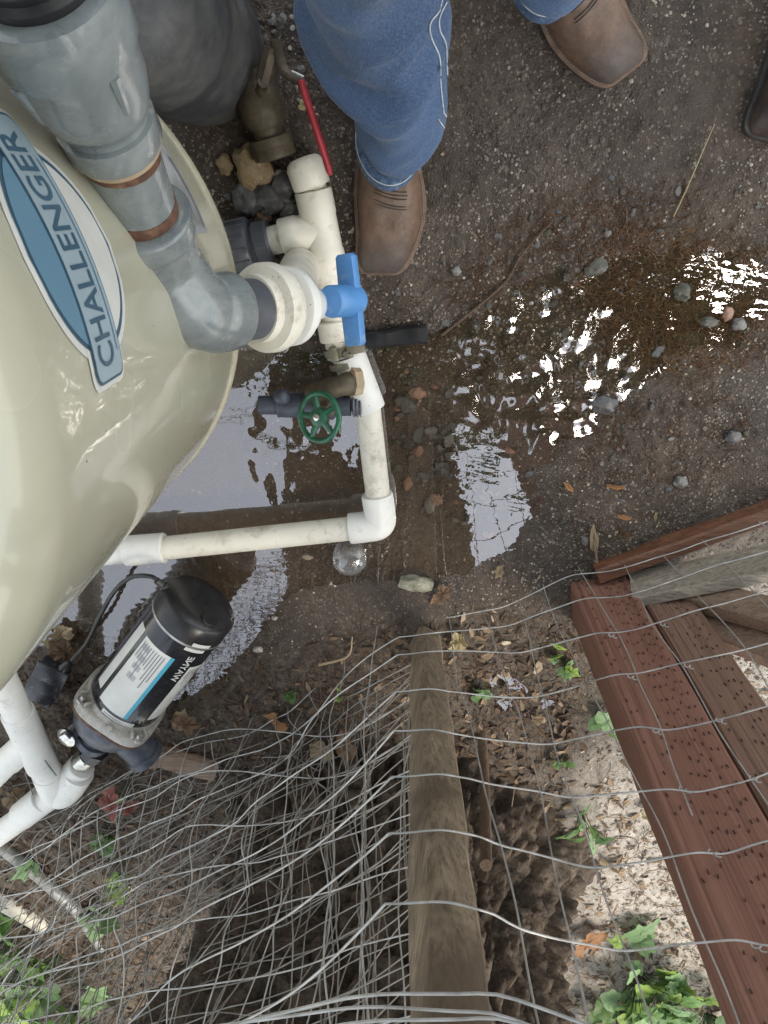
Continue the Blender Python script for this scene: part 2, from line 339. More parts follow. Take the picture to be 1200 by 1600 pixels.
    rock('tan_rock', (.17, .115, .06), (.38, .285, .16)); rock('dark_rock', (.045, .045, .047), (.15, .147, .145), .4); rock('grey_rock', (.10, .095, .088), (.25, .24, .225), .55)
    rock('mossy_rock', (.13, .125, .085), (.33, .32, .25)); rock('olive_rock', (.035, .033, .024), (.095, .088, .066), .4); rock('pale_rock', (.28, .25, .21), (.50, .46, .40)); rock('pink_rock', (.22, .12, .08), (.36, .22, .16), .5)
    def leaf(nm, a, b, rough=.45, tl=.35):
        t = NT(nm); r = t.n('ObjectInfo').outputs['Random']; n = t.noise(35, 4); col = t.mix(n, a, b); hsn = t.n('HueSaturation'); t.l(col, hsn.inputs['Color']); t.l(t.ramp(r, (0, .72), (1, 1.25)), hsn.inputs['Value'])
        b1 = t.n('BsdfPrincipled'); t.l(hsn.outputs[0], b1.inputs['Base Color']); b1.inputs['Roughness'].default_value = rough; t.l(t.bump(t.noise(90, 3), .3, .002), b1.inputs['Normal'])
        tb = t.n('BsdfTranslucent'); t.l(hsn.outputs[0], tb.inputs[0]); m = t.n('MixShader'); m.inputs[0].default_value = tl; t.l(b1.outputs[0], m.inputs[1]); t.l(tb.outputs[0], m.inputs[2]); t.l(m.outputs[0], t.out.inputs[0]); MT[nm] = t.m
    leaf('green_leaf', (.075, .16, .035), (.15, .27, .075)); leaf('pale_green_leaf', (.17, .30, .12), (.27, .41, .20)); leaf('lime_leaf', (.20, .34, .05), (.32, .44, .11)); leaf('dark_green_leaf', (.03, .075, .025), (.075, .14, .05))
    leaf('tan_leaf', (.24, .165, .095), (.43, .33, .215), .7, .15); leaf('brown_leaf', (.10, .055, .03), (.22, .135, .075), .7, .12); leaf('red_leaf', (.16, .038, .03), (.27, .085, .06), .55, .15); leaf('orange_leaf', (.30, .13, .045), (.42, .22, .09), .6, .2); leaf('yellow_leaf', (.36, .29, .14), (.5, .43, .25), .65, .2)
    leaf('needle', (.10, .036, .018), (.20, .085, .04), .7, .1)
    def attrmat(nm, stops, rough):
        t = NT(nm); col = t.ramp(t.attr('tone'), *stops); MT[nm] = t.fin(col, rough, 0, t.bump(t.noise(300, 3), .3, .001))
    attrmat('grains', ((0, (.048, .035, .026)), (.35, (.125, .098, .076)), (.62, (.22, .185, .145)), (1, (.44, .39, .31))), .6)
    attrmat('chips', ((0, (.035, .022, .015)), (.4, (.12, .075, .045)), (.75, (.27, .19, .12)), (1, (.45, .37, .27))), .8)
    attrmat('rootlets', ((0, (.04, .02, .012)), (.5, (.13, .06, .028)), (1, (.24, .14, .065))), .7)
    # pump
    t = NT('motor_paint'); n = t.noise(30, 5); MT['motor'] = t.fin((.012, .013, .017), t.ramp(n, (.3, .16), (.7, .3)), 0, t.bump(t.noise(12, 2), .05, .004), coat=.6)
    MT['aluminium'] = plain('cast_aluminium', (.40, .385, .355), .5, .25, .25, 90, .35, (.2, .17, .13), .35)
    MT['cast_iron'] = plain('grey_casting', (.075, .085, .11), .42, .25, .35, 60, .4, (.16, .16, .17), .4)
    MT['teal'] = plain('teal_stripe', (.05, .33, .47), .4, 0, .1, 20, 0)
    MT['grey_conduit'] = plain('grey_conduit', (.34, .34, .33), .55, .2, .3, 30, .3, (.16, .14, .11), .5)
mk_materials()
# ------------------------------------------------------------------ ground and water
def inpoly(X, Y, poly):
    r = np.zeros(X.shape, bool); n = len(poly)
    for i in range(n):
        x0, y0 = poly[i]; x1, y1 = poly[(i+1) % n]
        c = ((y0 > Y) != (y1 > Y)) & (X < (x1-x0)*(Y-y0)/(y1-y0+1e-12)+x0); r ^= c
    return r
def gpoly(pts): return [tuple(at(*p)[:2]) for p in pts]
def blur(a, n):
    k = np.ones(2*n+1)/(2*n+1)
    for _ in range(2):
        a = np.apply_along_axis(lambda v: np.convolve(np.pad(v, n, 'edge'), k, 'valid'), 0, a)
        a = np.apply_along_axis(lambda v: np.convolve(np.pad(v, n, 'edge'), k, 'valid'), 1, a)
    return a
def axis_coords(lo, hi, st, far, g=1.25):
    mid = np.arange(lo, hi+st/2, st); out = []; s = st; v = hi
    while v < far: s *= g; v += s; out.append(v)
    neg = []; s = st; v = lo
    while v > -far: s *= g; v -= s; neg.append(v)
    return np.array(neg[::-1]+list(mid)+out)
ST = .0062; GX0, GX1, GY0, GY1 = -1.35, 1.12, -2.35, .42
gx = axis_coords(GX0, GX1, ST, 80); gy = axis_coords(GY0, GY1, ST, 80)
X, Y = np.meshgrid(gx, gy, indexing='ij'); NX, NY = X.shape
ix0 = int(np.argmin(abs(gx-GX0))); ix1 = int(np.argmin(abs(gx-GX1))); iy0 = int(np.argmin(abs(gy-GY0))); iy1 = int(np.argmin(abs(gy-GY1)))
core = np.zeros(X.shape, bool); core[ix0:ix1+1, iy0:iy1+1] = True
ZW = -.010
_wx = np.zeros(X.shape); _wy = np.zeros(X.shape); _wx[core] = .022*pn2(X[core], Y[core], 9, 101)+.010*pn2(X[core], Y[core], 28, 103); _wy[core] = .022*pn2(X[core], Y[core], 9, 111)+.010*pn2(X[core], Y[core], 28, 113)
def zone(pts, b=5):
    m = np.zeros(X.shape); m[inpoly(X+_wx, Y+_wy, gpoly(pts))] = 1; s = m[ix0:ix1+1, iy0:iy1+1]; m[ix0:ix1+1, iy0:iy1+1] = blur(s, b); return m
deep = zone([(60, 560), (360, 560), (470, 600), (545, 560), (640, 560), (705, 530), (735, 600), (760, 680), (845, 700), (850, 790), (800, 880), (700, 890), (560, 905), (455, 885), (420, 905), (405, 950), (385, 1000), (330, 1050), (280, 1070), (180, 1010), (90, 960), (0, 1000), (-150, 1000), (-150, 640)], 14)
chop = zone([(690, 520), (730, 490), (810, 435), (890, 405), (950, 430), (1010, 510), (1030, 620), (950, 680), (850, 690), (750, 660), (700, 600)], 6)
moss = zone([(925, 440), (960, 395), (1030, 355), (1120, 360), (1215, 365), (1220, 520), (1120, 570), (1040, 590), (970, 540)], 8)
small = zone([(705, 1045), (780, 1030), (850, 1070), (900, 1100), (905, 1150), (850, 1165), (780, 1120), (715, 1090)], 4)
pumpw = zone([(370, 930), (405, 915), (390, 1000), (320, 1070), (270, 1105), (230, 1095)], 3)
inner = zone([(-150, 1010), (200, 1030), (400, 1020), (560, 985), (900, 915), (930, 880), (1300, 760), (1300, -200), (-200, -200)], 4)      # inside the fence
dryz = zone([(1030, 925), (1350, 820), (1400, 1800), (900, 1800), (885, 1340), (900, 1200), (985, 1180)], 12)*(1-inner)
def fbm(x, y, s, o, off): return sum(pn2(x, y, s*2**k, off+k*3.1)*.5**k for k in range(o))
Z = np.zeros(X.shape); xs, ys = X[core], Y[core]
nz = .006*fbm(xs, ys, 3.5, 3, 1) + .0035*fbm(xs, ys, 22, 3, 9) + .0045*np.abs(fbm(xs, ys, 48, 2, 17)) + .0016*pn2(xs, ys, 110, 40)
Z[core] = nz
Z = Z + .008
Z -= .052*deep
Z[core] += (deep*.006)[core]*pn2(xs, ys, 9, 70)
lump = np.zeros(X.shape); lump[core] = .011*fbm(xs, ys, 26, 3, 55)
Z += chop*(-.0245+lump*1.0) ; Z -= moss*.026; Z -= small*(.0235)-small*lump*1.0; Z -= pumpw*.028
Z[core] += .012*((1-inner)*np.clip(-(Y+.85), 0, 1.5))[core]
def gz(x, y):
    i = np.clip(np.searchsorted(gx, x)-1, 0, NX-2); j = np.clip(np.searchsorted(gy, y)-1, 0, NY-2)
    a = (x-gx[i])/(gx[i+1]-gx[i]); b = (y-gy[j])/(gy[j+1]-gy[j])
    return Z[i, j]*(1-a)*(1-b)+Z[i+1, j]*a*(1-b)+Z[i, j+1]*(1-a)*b+Z[i+1, j+1]*a*b
def on(px, py, dz=0): p = at(px, py, 0); return A(p[0], p[1], gz(p[0], p[1])+dz)
idx = np.arange(NX*NY).reshape(NX, NY)
faces = np.stack([idx[:-1, :-1], idx[1:, :-1], idx[1:, 1:], idx[:-1, 1:]], -1).reshape(-1, 4)
def grid_mesh(name, V, Fq, mat):
    me = bpy.data.meshes.new(name); me.vertices.add(len(V)); me.vertices.foreach_set('co', np.asarray(V, np.float32).ravel())
    me.loops.add(Fq.size); me.loops.foreach_set('vertex_index', Fq.astype(np.int32).ravel()); k = Fq.shape[1]
    me.polygons.add(len(Fq)); me.polygons.foreach_set('loop_start', np.arange(0, Fq.size, k, dtype=np.int32)); me.update(calc_edges=True); me.validate(); me.materials.append(mat); me.shade_smooth()
    o = bpy.data.objects.new(name, me); COL.objects.link(o); return o
ground = grid_mesh('ground', np.stack([X, Y, Z], -1).reshape(-1, 3), faces, MT['mud']); tag(ground, kind='structure')
wetm = np.clip(np.exp(-np.clip(Z-ZW, 0, 1)/.012)+.5*(inner > .5)*np.clip(.5+_wx*60, 0, 1), 0, 1); wetm[~core] = 0
litz = np.clip((1-inner)*(1-dryz)*1.0, 0, 1); litz[~core] = .8
vec_attr(ground, 'wet', wetm); vec_attr(ground, 'dry', dryz); vec_attr(ground, 'litter', litz)
vec_attr(ground, 'moss', np.clip(moss*1.1, 0, 1)); vec_attr(ground, 'silt', np.clip(deep*.75+pumpw*.6, 0, .8))
# water sheet with real ripples
WS = .0036; wx = np.arange(-1.05, .72, WS); wy = np.arange(-1.16, -.02, WS); WX, WY = np.meshgrid(wx, wy, indexing='ij')
I = np.clip(((WX-GX0)/ST).round().astype(int), 0, ix1-ix0)+ix0; J = np.clip(((WY-GY0)/ST).round().astype(int), 0, iy1-iy0)+iy0
wch = np.clip(chop[I, J]*1.25+small[I, J]*.7+moss[I, J]*.06, 0, 1.1)*np.clip(1-moss[I, J]*.75, 0, 1)
gpl = blur(np.where(inpoly(WX, WY, gpoly([(430, 640), (500, 600), (500, 720), (430, 760), (370, 700)])), 1., 0.), 12)        # inflow splash under the valve
wrp = blur(np.where(inpoly(WX, WY, gpoly([(740, 690), (830, 690), (850, 800), (800, 830), (740, 820)])), 1., 0.), 10)
wtk = blur(np.where(inpoly(WX, WY, gpoly([(60, 880), (420, 830), (420, 960), (330, 1060), (60, 1010)])), 1., 0.), 10)
rip = .00006*np.sin(2*np.pi*(WY+.12*WX+.012*pn2(WX, WY, 7, 3))/.017)*np.clip(.35+.9*wtk, 0, 1.3)
rip += .00010*np.sin(2*np.pi*(WY*.96+.28*WX+.022*pn2(WX, WY, 9, 13))/.017)*wrp*1.5*np.clip(.6+1.2*pn2(WX, WY, 12, 77), 0, 1.2)
rip += .00055*fbm(WX, WY, 26, 2, 23)*np.clip(wtk*.22+pumpw[I, J]*.3, 0, 1) + .00007*pn2(WX, WY, 14, 29)
rip += .0032*fbm(WX, WY, 29, 2, 31)*wch + .0022*fbm(WX, WY, 22, 2, 35)*gpl
WZ = ZW + rip
gr = Z[I, J]; keep = gr < WZ+.004
widx = np.arange(WX.size).reshape(WX.shape); fk = keep[:-1, :-1] | keep[1:, :-1] | keep[1:, 1:] | keep[:-1, 1:]
wf = np.stack([widx[:-1, :-1], widx[1:, :-1], widx[1:, 1:], widx[:-1, 1:]], -1)[fk]
used = np.unique(wf); rm = np.full(WX.size, -1); rm[used] = np.arange(len(used))
water = grid_mesh('water', np.stack([WX, WY, WZ], -1).reshape(-1, 3)[used], rm[wf], MT['water']); tag(water, kind='structure')
# loose sand and grit
def scatter(n, box, dens=None):
    out = []
    x = rng.uniform(box[0], box[1], n); y = rng.uniform(box[2], box[3], n)
    if dens is not None: k = rng.uniform(size=n) < dens(x, y); x, y = x[k], y[k]
    return x, y
def samp(F, x, y): return F[np.clip(((x-GX0)/ST).round().astype(int), 0, ix1-ix0)+ix0, np.clip(((y-GY0)/ST).round().astype(int), 0, iy1-iy0)+iy0]
oct_v = np.array([(1, 0, 0), (.31, .95, .1), (-.81, .59, 0), (-.81, -.59, .1), (.31, -.95, 0), (.3, .1, .7), (-.35, -.1, .65)]); oct_f = np.array([(0, 1, 5), (1, 2, 5), (2, 6, 5), (2, 3, 6), (3, 4, 6), (4, 5, 6), (4, 0, 5)])
def grains(name, n, box, s0, s1, dens, tone, kind='stuff', flat=1.0):
    x, y = scatter(n, box, dens); n = len(x); s = s0*(s1/s0)**(rng.uniform(size=n)**2.2); a = rng.uniform(0, 6.28, n)
    v = oct_v[None]*(.8+.4*rng.uniform(size=(n, 1, 3)))+rng.normal(size=(n, 7, 3))*.13; v = v*s[:, None, None]; v[:, :, 2] *= flat; c, sn = np.cos(a)[:, None], np.sin(a)[:, None]
    vx = v[:, :, 0]*c-v[:, :, 1]*sn+x[:, None]; vy = v[:, :, 0]*sn+v[:, :, 1]*c+y[:, None]; vz = v[:, :, 2]+(gz(x, y)+s*.25*flat)[:, None]
    V = np.stack([vx, vy, vz], -1).reshape(-1, 3); Fq = (oct_f[None]+(np.arange(n)*7)[:, None, None]).reshape(-1, 3)
    o = grid_mesh(name, V, Fq, MT['grains']); vec_attr(o, 'tone', np.repeat(tone(x, y, n), 7)); tag(o, kind=kind); return o
dn = lambda x, y: np.clip(.16+.75*(pn2(x, y, 5, 3)+.25)+.3*pn2(x, y, 18, 5), .03, 1)*np.clip(1-.65*samp(deep, x, y), 0, 1)*(samp(inner, x, y) > .3)
o = grains('sand_grains', 60000, (-.75, .85, -.95, .38), 0.0010, .0031, dn, lambda x, y, n: np.clip(rng.beta(2.2, 1.6, n), 0, 1)); tag(o, 'pale sand and grit strewn over the dark wet mud', 'sand')
o = grains('grit', 42000, (-.75, .85, -1.15, .38), 0.0013, .0042, lambda x, y: np.clip(.55+.7*pn2(x, y, 6, 23), .1, 1)*np.clip(1-.5*samp(deep, x, y), 0, 1), lambda x, y, n: rng.beta(1.1, 6.0, n), flat=.75); tag(o, 'dark grit and small gravel pressed into the mud', 'gravel')
o = grains('dry_gravel', 9000, (.15, 1.0, -2.2, -.62), .0015, .006, lambda x, y: samp(dryz, x, y)*.8, lambda x, y, n: rng.beta(2, 2, n), flat=.7); tag(o, 'pale dry gravel beyond the wooden gate post', 'gravel')
# wood chips, bark flakes and dead leaf crumbs
def chips(name, n, box, dens, tone, s0=.004, s1=.026, lab=None, cat='litter'):
    x, y = scatter(n, box, dens); n = len(x); L = s0*(s1/s0)**rng.uniform(size=n); W = L*rng.uniform(.15, .6, n); a = rng.uniform(0, 6.28, n); tilt = rng.normal(0, .35, n)
    q = np.array([(-1, -.6, 0), (-.2, -1, .25), (1, -.3, 0), (.9, .5, .1), (0, 1, .3), (-1, .4, .05)]); v = np.repeat(q[None], n, 0)+rng.normal(size=(n, 6, 3))*.16
    v[:, :, 0] *= L[:, None]/2; v[:, :, 1] *= W[:, None]/2; v[:, :, 2] *= L[:, None]*.25; v[:, :, 2] += v[:, :, 0]*np.tan(tilt)[:, None]
    c, s = np.cos(a)[:, None], np.sin(a)[:, None]; V = np.stack([v[:, :, 0]*c-v[:, :, 1]*s+x[:, None], v[:, :, 0]*s+v[:, :, 1]*c+y[:, None], v[:, :, 2]+(gz(x, y)+.001+L*.12)[:, None]], -1).reshape(-1, 3)
    Fq = (np.array([(0, 1, 2, 3), (0, 3, 4, 5)])[None]+(np.arange(n)*6)[:, None, None]).reshape(-1, 4)
    o = grid_mesh(name, V, Fq, MT['chips']); o.data.shade_flat(); vec_attr(o, 'tone', np.repeat(tone(n), 6)); tag(o, lab, cat, kind='stuff'); return o
chips('leaf_litter', 19000, (-1.3, .35, -2.3, -.78), lambda x, y: np.clip(samp(litz, x, y), 0, 1)*.9, lambda n: rng.beta(1.2, 3.6, n), lab='dark bark flakes and dead leaf bits behind the wire', cat='leaf litter')
chips('wood_chips', 6500, (.1, 1.05, -2.3, -.72), lambda x, y: np.clip(samp(dryz, x, y)*.55+.35*(samp(inner, x, y) < .5), 0, 1), lambda n: rng.beta(2.2, 1.8, n), .004, .03, 'pale wood chips and dry leaf bits on sandy ground', 'wood chips')
chips('mud_litter', 1300, (-.6, .9, -.95, .3), lambda x, y: (samp(inner, x, y) > .5)*np.clip(.2+.8*pn2(x, y, 3, 91), 0, .8)*(1-.6*samp(deep, x, y)), lambda n: rng.beta(1.5, 2.2, n), .003, .013, 'scattered bits of leaf and bark on the mud', 'leaf litter')
# fine roots and needles in the seep
def strands(name, n, pts, L0, L1, r, wob, tone, lab, cat, lift=.003, mat='rootlets'):
    poly = gpoly(pts); xs_ = [p[0] for p in poly]; ys_ = [p[1] for p in poly]; V = []; Fs = []; tn = []; k = 0
    while k < n:
        x, y = rng.uniform(min(xs_), max(xs_)), rng.uniform(min(ys_), max(ys_))
        if not inpoly(np.array([x]), np.array([y]), poly)[0]: continue
        L = rng.uniform(L0, L1); a = rng.uniform(0, 6.28); P = []; ns = 7
        for i in range(ns):
            P.append((x, y, max(gz(x, y), ZW-.004)+lift*rng.uniform(.2, 1.4))); a += rng.normal(0, wob); x += L/ns*math.cos(a); y += L/ns*math.sin(a)
        v, f = tube(catmull(P, 2), r*rng.uniform(.6, 1.3), 3); off = sum(len(q) for q in V); V.append(v); Fs += [tuple(i+off for i in q) for q in f if len(q) == 4]; tn += [tone()]*len(v); k += 1
    o = grid_mesh(name, np.concatenate(V), np.array(Fs), MT[mat]); vec_attr(o, 'tone', tn); tag(o, lab, cat, kind='stuff'); return o
strands('root_mat', 1100, [(900, 400), (960, 360), (1100, 360), (1200, 380), (1200, 560), (1080, 590), (960, 560), (900, 470)], .02, .06, .0005, .5, lambda: rng.uniform(.35, 1), 'rust brown fine root mat in the shallow seep', 'roots')
strands('rootlets', 330, [(690, 470), (760, 360), (900, 300), (1080, 300), (1080, 350), (930, 390), (830, 440), (720, 520)], .02, .07, .0005, .45, lambda: rng.uniform(.1, .7), 'thin dark roots on the mud above the seep', 'roots')
strands('dead_grass', 260, [(820, 650), (1100, 600), (1180, 640), (1100, 760), (900, 730)], .015, .05, .0005, .5, lambda: rng.uniform(.1, .75), 'thin rusty roots on the mud below the seep', 'roots')
strands('dry_stems', 520, [(560, 960), (900, 950), (930, 1200), (900, 1600), (1150, 1600), (1000, 1150), (650, 1250), (200, 1230), (60, 1330), (0, 1600), (300, 1600), (420, 1150)], .03, .10, .0007, .28, lambda: rng.uniform(.3, 1), 'dry stems and twigs on the ground behind the fence', 'twigs', .008)
# ------------------------------------------------------------------ the tree behind the fence
TC = A(-.03, -1.46); TR = .305
def wob_late(m, amp, sc): v, f = m; v = np.asarray(v); return v+np.stack([pn(v*sc), pn(v*sc+11), pn(v*sc+23)], 1)*amp, f
tree = thing('tree', 'huge rough dark trunk with furrowed bark just behind the wire fence', 'tree', (TC[0], TC[1], 0))
nth, nh = 300, 190; th = np.linspace(0, 2*np.pi, nth, endpoint=False); hh = np.concatenate([np.linspace(-.06, 1.15, nh), np.linspace(1.25, 9, 24)]); TH, HH = np.meshgrid(th, hh, indexing='ij')
def trunk_r(t, h):
    base = TR*(1-.045*np.clip(h, 0, 9)) + .10*np.exp(-np.clip(h, 0, 9)/.12)*(1+.5*np.sin(3*t+.5)) + .02*np.sin(5*t+1.3)
    c, s = np.cos(t)*TR, np.sin(t)*TR
    q3 = lambda a_, b_, o: pn(np.stack([c*a_+o, s*a_, h*b_], -1).reshape(-1, 3)).reshape(t.shape)
    w = q3(8, 5, 5)*.35; c = c+.035*w; s = s+.035*q3(8, 5, 25)*.35
    cr1 = np.exp(-np.abs(q3(13, 4.2, 0))/.085); cr2 = np.exp(-np.abs(q3(27, 12, 40))/.10); cr3 = np.exp(-np.abs(q3(55, 30, 60))/.12)
    base = base + .17*np.exp(-((h-.62)/.33)**2)*np.clip(np.cos(t-2.3), 0, 1)
    fl = np.floor(q3(21, 15, 80)*5)/5
    return base + .02 - .062*cr1 - .036*cr2 - .014*cr3 + .016*fl + .013*q3(52, 40, 95) + .009*q3(125, 95, 90)
RR = trunk_r(TH, HH); RR -= .10*np.exp(-(((TH-1.02)/.13)**2+((HH-.52)/.075)**2))                        # the hollow
tv = np.stack([TC[0]+RR*np.cos(TH), TC[1]+RR*np.sin(TH), HH], -1); ti = np.arange(nth*len(hh)).reshape(nth, len(hh)); t2 = np.roll(ti, -1, 0)
trunk = grid_mesh('trunk', tv.reshape(-1, 3)-A(TC[0], TC[1], 0), np.stack([ti[:, :-1], t2[:, :-1], t2[:, 1:], ti[:, 1:]], -1).reshape(-1, 4), MT['bark']); trunk.parent = tree
limb = []; tips = []
stp = catmull([(TC[0]-.05, TC[1]-.02, .9), (TC[0]-.26, TC[1]-.03, 1.6), (TC[0]-.46, TC[1]-.04, 2.4), (TC[0]-.78, TC[1]-.06, 4.0), (TC[0]-1.1, TC[1]-.1, 6.2)], 8); obj('leaning_stem', wob_late(tube(stp, np.linspace(.30, .14, len(stp)), 40), .03, 6), MT['bark'], tree, 60)
for k in range(40):
    a = rng.uniform(-.75, 3.0); h0 = rng.uniform(3.6, 8.6); L = rng.uniform(2.4, 5.0)*(1-.045*h0)*1.25; p = A(TC[0], TC[1], h0); d = A(math.cos(a), math.sin(a), rng.uniform(.0, .35)); P = [p]
    if -.75 < a < .2: continue
    if k >= 31: a = .20+.04*(k-31); h0 = 4.6+.3*(k-31); L = 4.4  # unseen limbs added so the seep reflects dark foliage, not open sky
    d = A(math.cos(a), math.sin(a), rng.uniform(.0, .25)); p = A(TC[0], TC[1], h0); P = [p]
    for i in range(6): p = p+d*L/6; d = unit(d+rng.normal(size=3)*.16+A(0, 0, -.03)); P.append(p); tips.append(p)
    limb.append(tube(P, np.linspace(.07, .012, 7), 6))
obj('limbs', join(*limb), MT['bark'], tree)
lv = []; lf = []; CL = []
for p in tips:
    for _ in range(3): CL.append(p+rng.normal(size=3)*A(.45, .45, .25))
CL = np.array(CL); nl = 26
cc = np.repeat(CL, nl, 0)+rng.normal(size=(len(CL)*nl, 3))*A(.24, .24, .16); n = len(cc); u = rng.normal(size=(n, 3)); u /= np.linalg.norm(u, axis=1)[:, None]; w = np.cross(u, rng.normal(size=(n, 3))); w /= np.linalg.norm(w, axis=1)[:, None]
ls = rng.uniform(.08, .20, n)[:, None]; V = np.stack([cc-u*ls, cc+w*ls*.35, cc+u*ls, cc-w*ls*.35], 1).reshape(-1, 3)
crown = grid_mesh('crown', V-A(TC[0], TC[1], 0), np.arange(n*4).reshape(-1, 4), MT['dark_green_leaf']); crown.parent = tree; tag(crown, kind='stuff')
# ------------------------------------------------------------------ filter tank
TA = A(-.511, -.115, 0); RT = .302
tank = thing('filter_tank', 'cream filter tank with a blue oval name label', 'tank', (TA[0], TA[1], 0))
def arc(r0, z0, r1, z1, n, up):                  # quarter round between two profile points
    return [((z0+(z1-z0)*(math.sin(t) if up else 1-math.cos(t))), (r1+(r0-r1)*math.cos(t) if up else r0+(r1-r0)*math.sin(t))) for t in np.linspace(0, math.pi/2, n)]
prof = [(-.02, .20), (.05, .205), (.09, .215)] + [(.09+.25*math.sin(t)**1.0, .215+(RT-.215)*(1-(1-math.sin(t))**1.6)) for t in np.linspace(.15, math.pi/2, 10)]
prof += [(z, RT) for z in np.linspace(.36, .83, 16)] + [(.83+.13*math.sin(t), RT*math.cos(t)) for t in np.linspace(.1, 1.5, 14)]
obj('shell', lathe(prof, TA, (0, 0, 1), 128, (1, 0, 0)), MT['tank'], tank, 50)
obj('rim', lathe([(.330, RT-.004), (.332, RT+.0015), (.336, RT+.003), (.341, RT+.003), (.345, RT+.0015), (.347, RT-.004)], TA, (0, 0, 1), 128), MT['rim'], tank)
obj('outlet_head', join(lathe([(.94, .10), (.985, .10), (.99, .085), (1.06, .085), (1.065, .05), (1.10, .05)], TA, (0, 0, 1), 40)), MT['black_plastic'], tank)
def wrap(m2, off=.0008):                          # (u = degrees round the tank, v = height) onto the shell
    v, f = m2; v = np.asarray(v); t = np.radians(v[:, 0]); r = RT+off+v[:, 2]
    return np.stack([TA[0]+r*np.cos(t), TA[1]+r*np.sin(t), v[:, 1]], 1), f
def rows(fl, fr, v0, v1, n=24, m=12):             # flat sheet between two side curves
    V = []; F = []
    for i in range(n+1):
        v = v0+(v1-v0)*i/n; a, b = fl(v), fr(v)
        for j in range(m+1): V.append((a+(b-a)*j/m, v, 0))
    for i in range(n):
        for j in range(m): k = i*(m+1)+j; F.append((k, k+1, k+m+2, k+m+1))
    return V, F
DEG = math.degrees(1/RT)                          # degrees per metre round the shell
def oval(c, zc, a, b): return lambda s: (lambda v: c+s*a*math.sqrt(max(0, 1-((v-zc)/b)**2)))
def ov_sheet(c, zc, a, b, off, v0=None, v1=None):
    L = oval(c, zc, a, b); return wrap(rows(L(-1), L(1), zc-b*.9999 if v0 is None else v0, zc+b*.9999 if v1 is None else v1, 30, 16), off)
def rrect(u0, u1, v0, v1, r, off):
    def side(s):
        def f(v):
            d = min(v-v0, v1-v); k = 0 if d >= r else r-math.sqrt(max(0, r*r-(r-d)**2)); return (u0+k*DEG) if s < 0 else (u1-k*DEG)
        return f
    return wrap(rows(side(-1), side(1), v0+1e-5, v1-1e-5, 26, 24), off)
OC, OZ = 16.0, .748; SV0, SV1 = .728, .772
lab = obj('name_label', join(ov_sheet(OC, OZ, 14.0, .066, .0008), rrect(-1.2, 33.5, SV0-.006, SV1+.006, .010, .0010)), MT['label_white'], tank, 30)
obj('label_outline', ov_sheet(OC, OZ, 12.9, .0605, .0014), MT['label_navy'], lab, 30)
obj('label_white_field', ov_sheet(OC, OZ, 11.9, .0565, .0018, OZ-.0564, OZ), MT['label_white'], lab, 30)
obj('label_blue_field', ov_sheet(OC, OZ, 12.3, .058, .0018, OZ, OZ+.0579), MT['label_blue'], lab, 30)
obj('name_strip_edge', rrect(-.4, 32.7, SV0-.002, SV1+.002, .008, .0022), MT['label_navy'], lab, 30)
obj('name_strip', rrect(0, 32.3, SV0, SV1, .007, .0026), MT['label_grey'], lab, 30)
def text2d(s, size, extr=0.0):
    cu = bpy.data.curves.new('t', 'FONT'); cu.body = s; cu.size = 1; cu.align_x = 'LEFT'; cu.offset = .012
    o = bpy.data.objects.new('t', cu); COL.objects.link(o); dg = bpy.context.evaluated_depsgraph_get(); dg.update(); me = bpy.data.meshes.new_from_object(o.evaluated_get(dg))
    v = np.array([q.co[:] for q in me.vertices]); f = [tuple(p.vertices) for p in me.polygons]
    bpy.data.objects.remove(o); bpy.data.curves.remove(cu); bpy.data.meshes.remove(me)
    v[:, :2] -= v[:, :2].min(0); h = v[:, 1].max(); v *= size/h; return v, f
tv_, tf_ = text2d('CHALLENGER', .026); wd = tv_[:, 0].max(); tv_ = tv_.copy(); tv_[:, 0] = 1.6+tv_[:, 0]/wd*28.6; tv_[:, 1] += SV0+.012
obj('lettering', wrap((tv_, tf_), .0031), MT['label_navy'], lab, 0)
obj('small_print', wrap(rows(lambda v: 3.0, lambda v: 27.0, SV0+.0045, SV0+.006, 1, 30), .0031), MT['label_blue'], lab, 0)
st = obj('data_sticker', wrap(rows(lambda v: 15, lambda v: 33, .405, .462, 6, 20), .0010), MT['sticker_grey'], tank, 30)
obj('sticker_header', wrap(rows(lambda v: 16, lambda v: 30, .409, .418, 2, 16), .0016), MT['print'], st, 30)
for k in range(5): obj('print_line', wrap(rows(lambda v: 16.5, lambda v: 24+5*random.random(), .426+k*.007, .4275+k*.007, 1, 12), .0016), MT['print'], st, 30)
# ------------------------------------------------------------------ grey pipe drop with union valve
P1 = atd(96, 52, .452); P2 = atd(180, 222, .535); P3 = atd(218, 322, .595); P4 = atd(258, 420, .665); E1 = atd(312, 486, .70); E2 = atd(362, 486, .735); U = atd(424, 481, .785); V1 = atd(480, 476, .83); V2 = atd(550, 470, .885)
drop = thing('grey_pipe_drop', 'grey mottled pipe drop with rust rings, ending in a white valve with blue handle', 'pipe', at(450, 480, 0))
a1 = unit(P2-P1); d1 = np.linalg.norm(P2-P1)
obj('thread_collar', lathe([(0, .036), (.004, .039), (.010, .036), (.014, .039), (.020, .036), (.024, .039), (.030, .036), (.034, .039), (.04, .036), (.05, .036)], P1-a1*.075, a1, 40), MT['black_plastic'], drop)
obj('feed_pipe', tube(catmull([P1-a1*.06, P1-a1*.14+A(-.02, 0, .0), (-.36, .12, 1.09), (-.50, -.03, 1.075), (-.511, -.115, 1.07)], 8), .034, 20), MT['black_plastic'], drop)
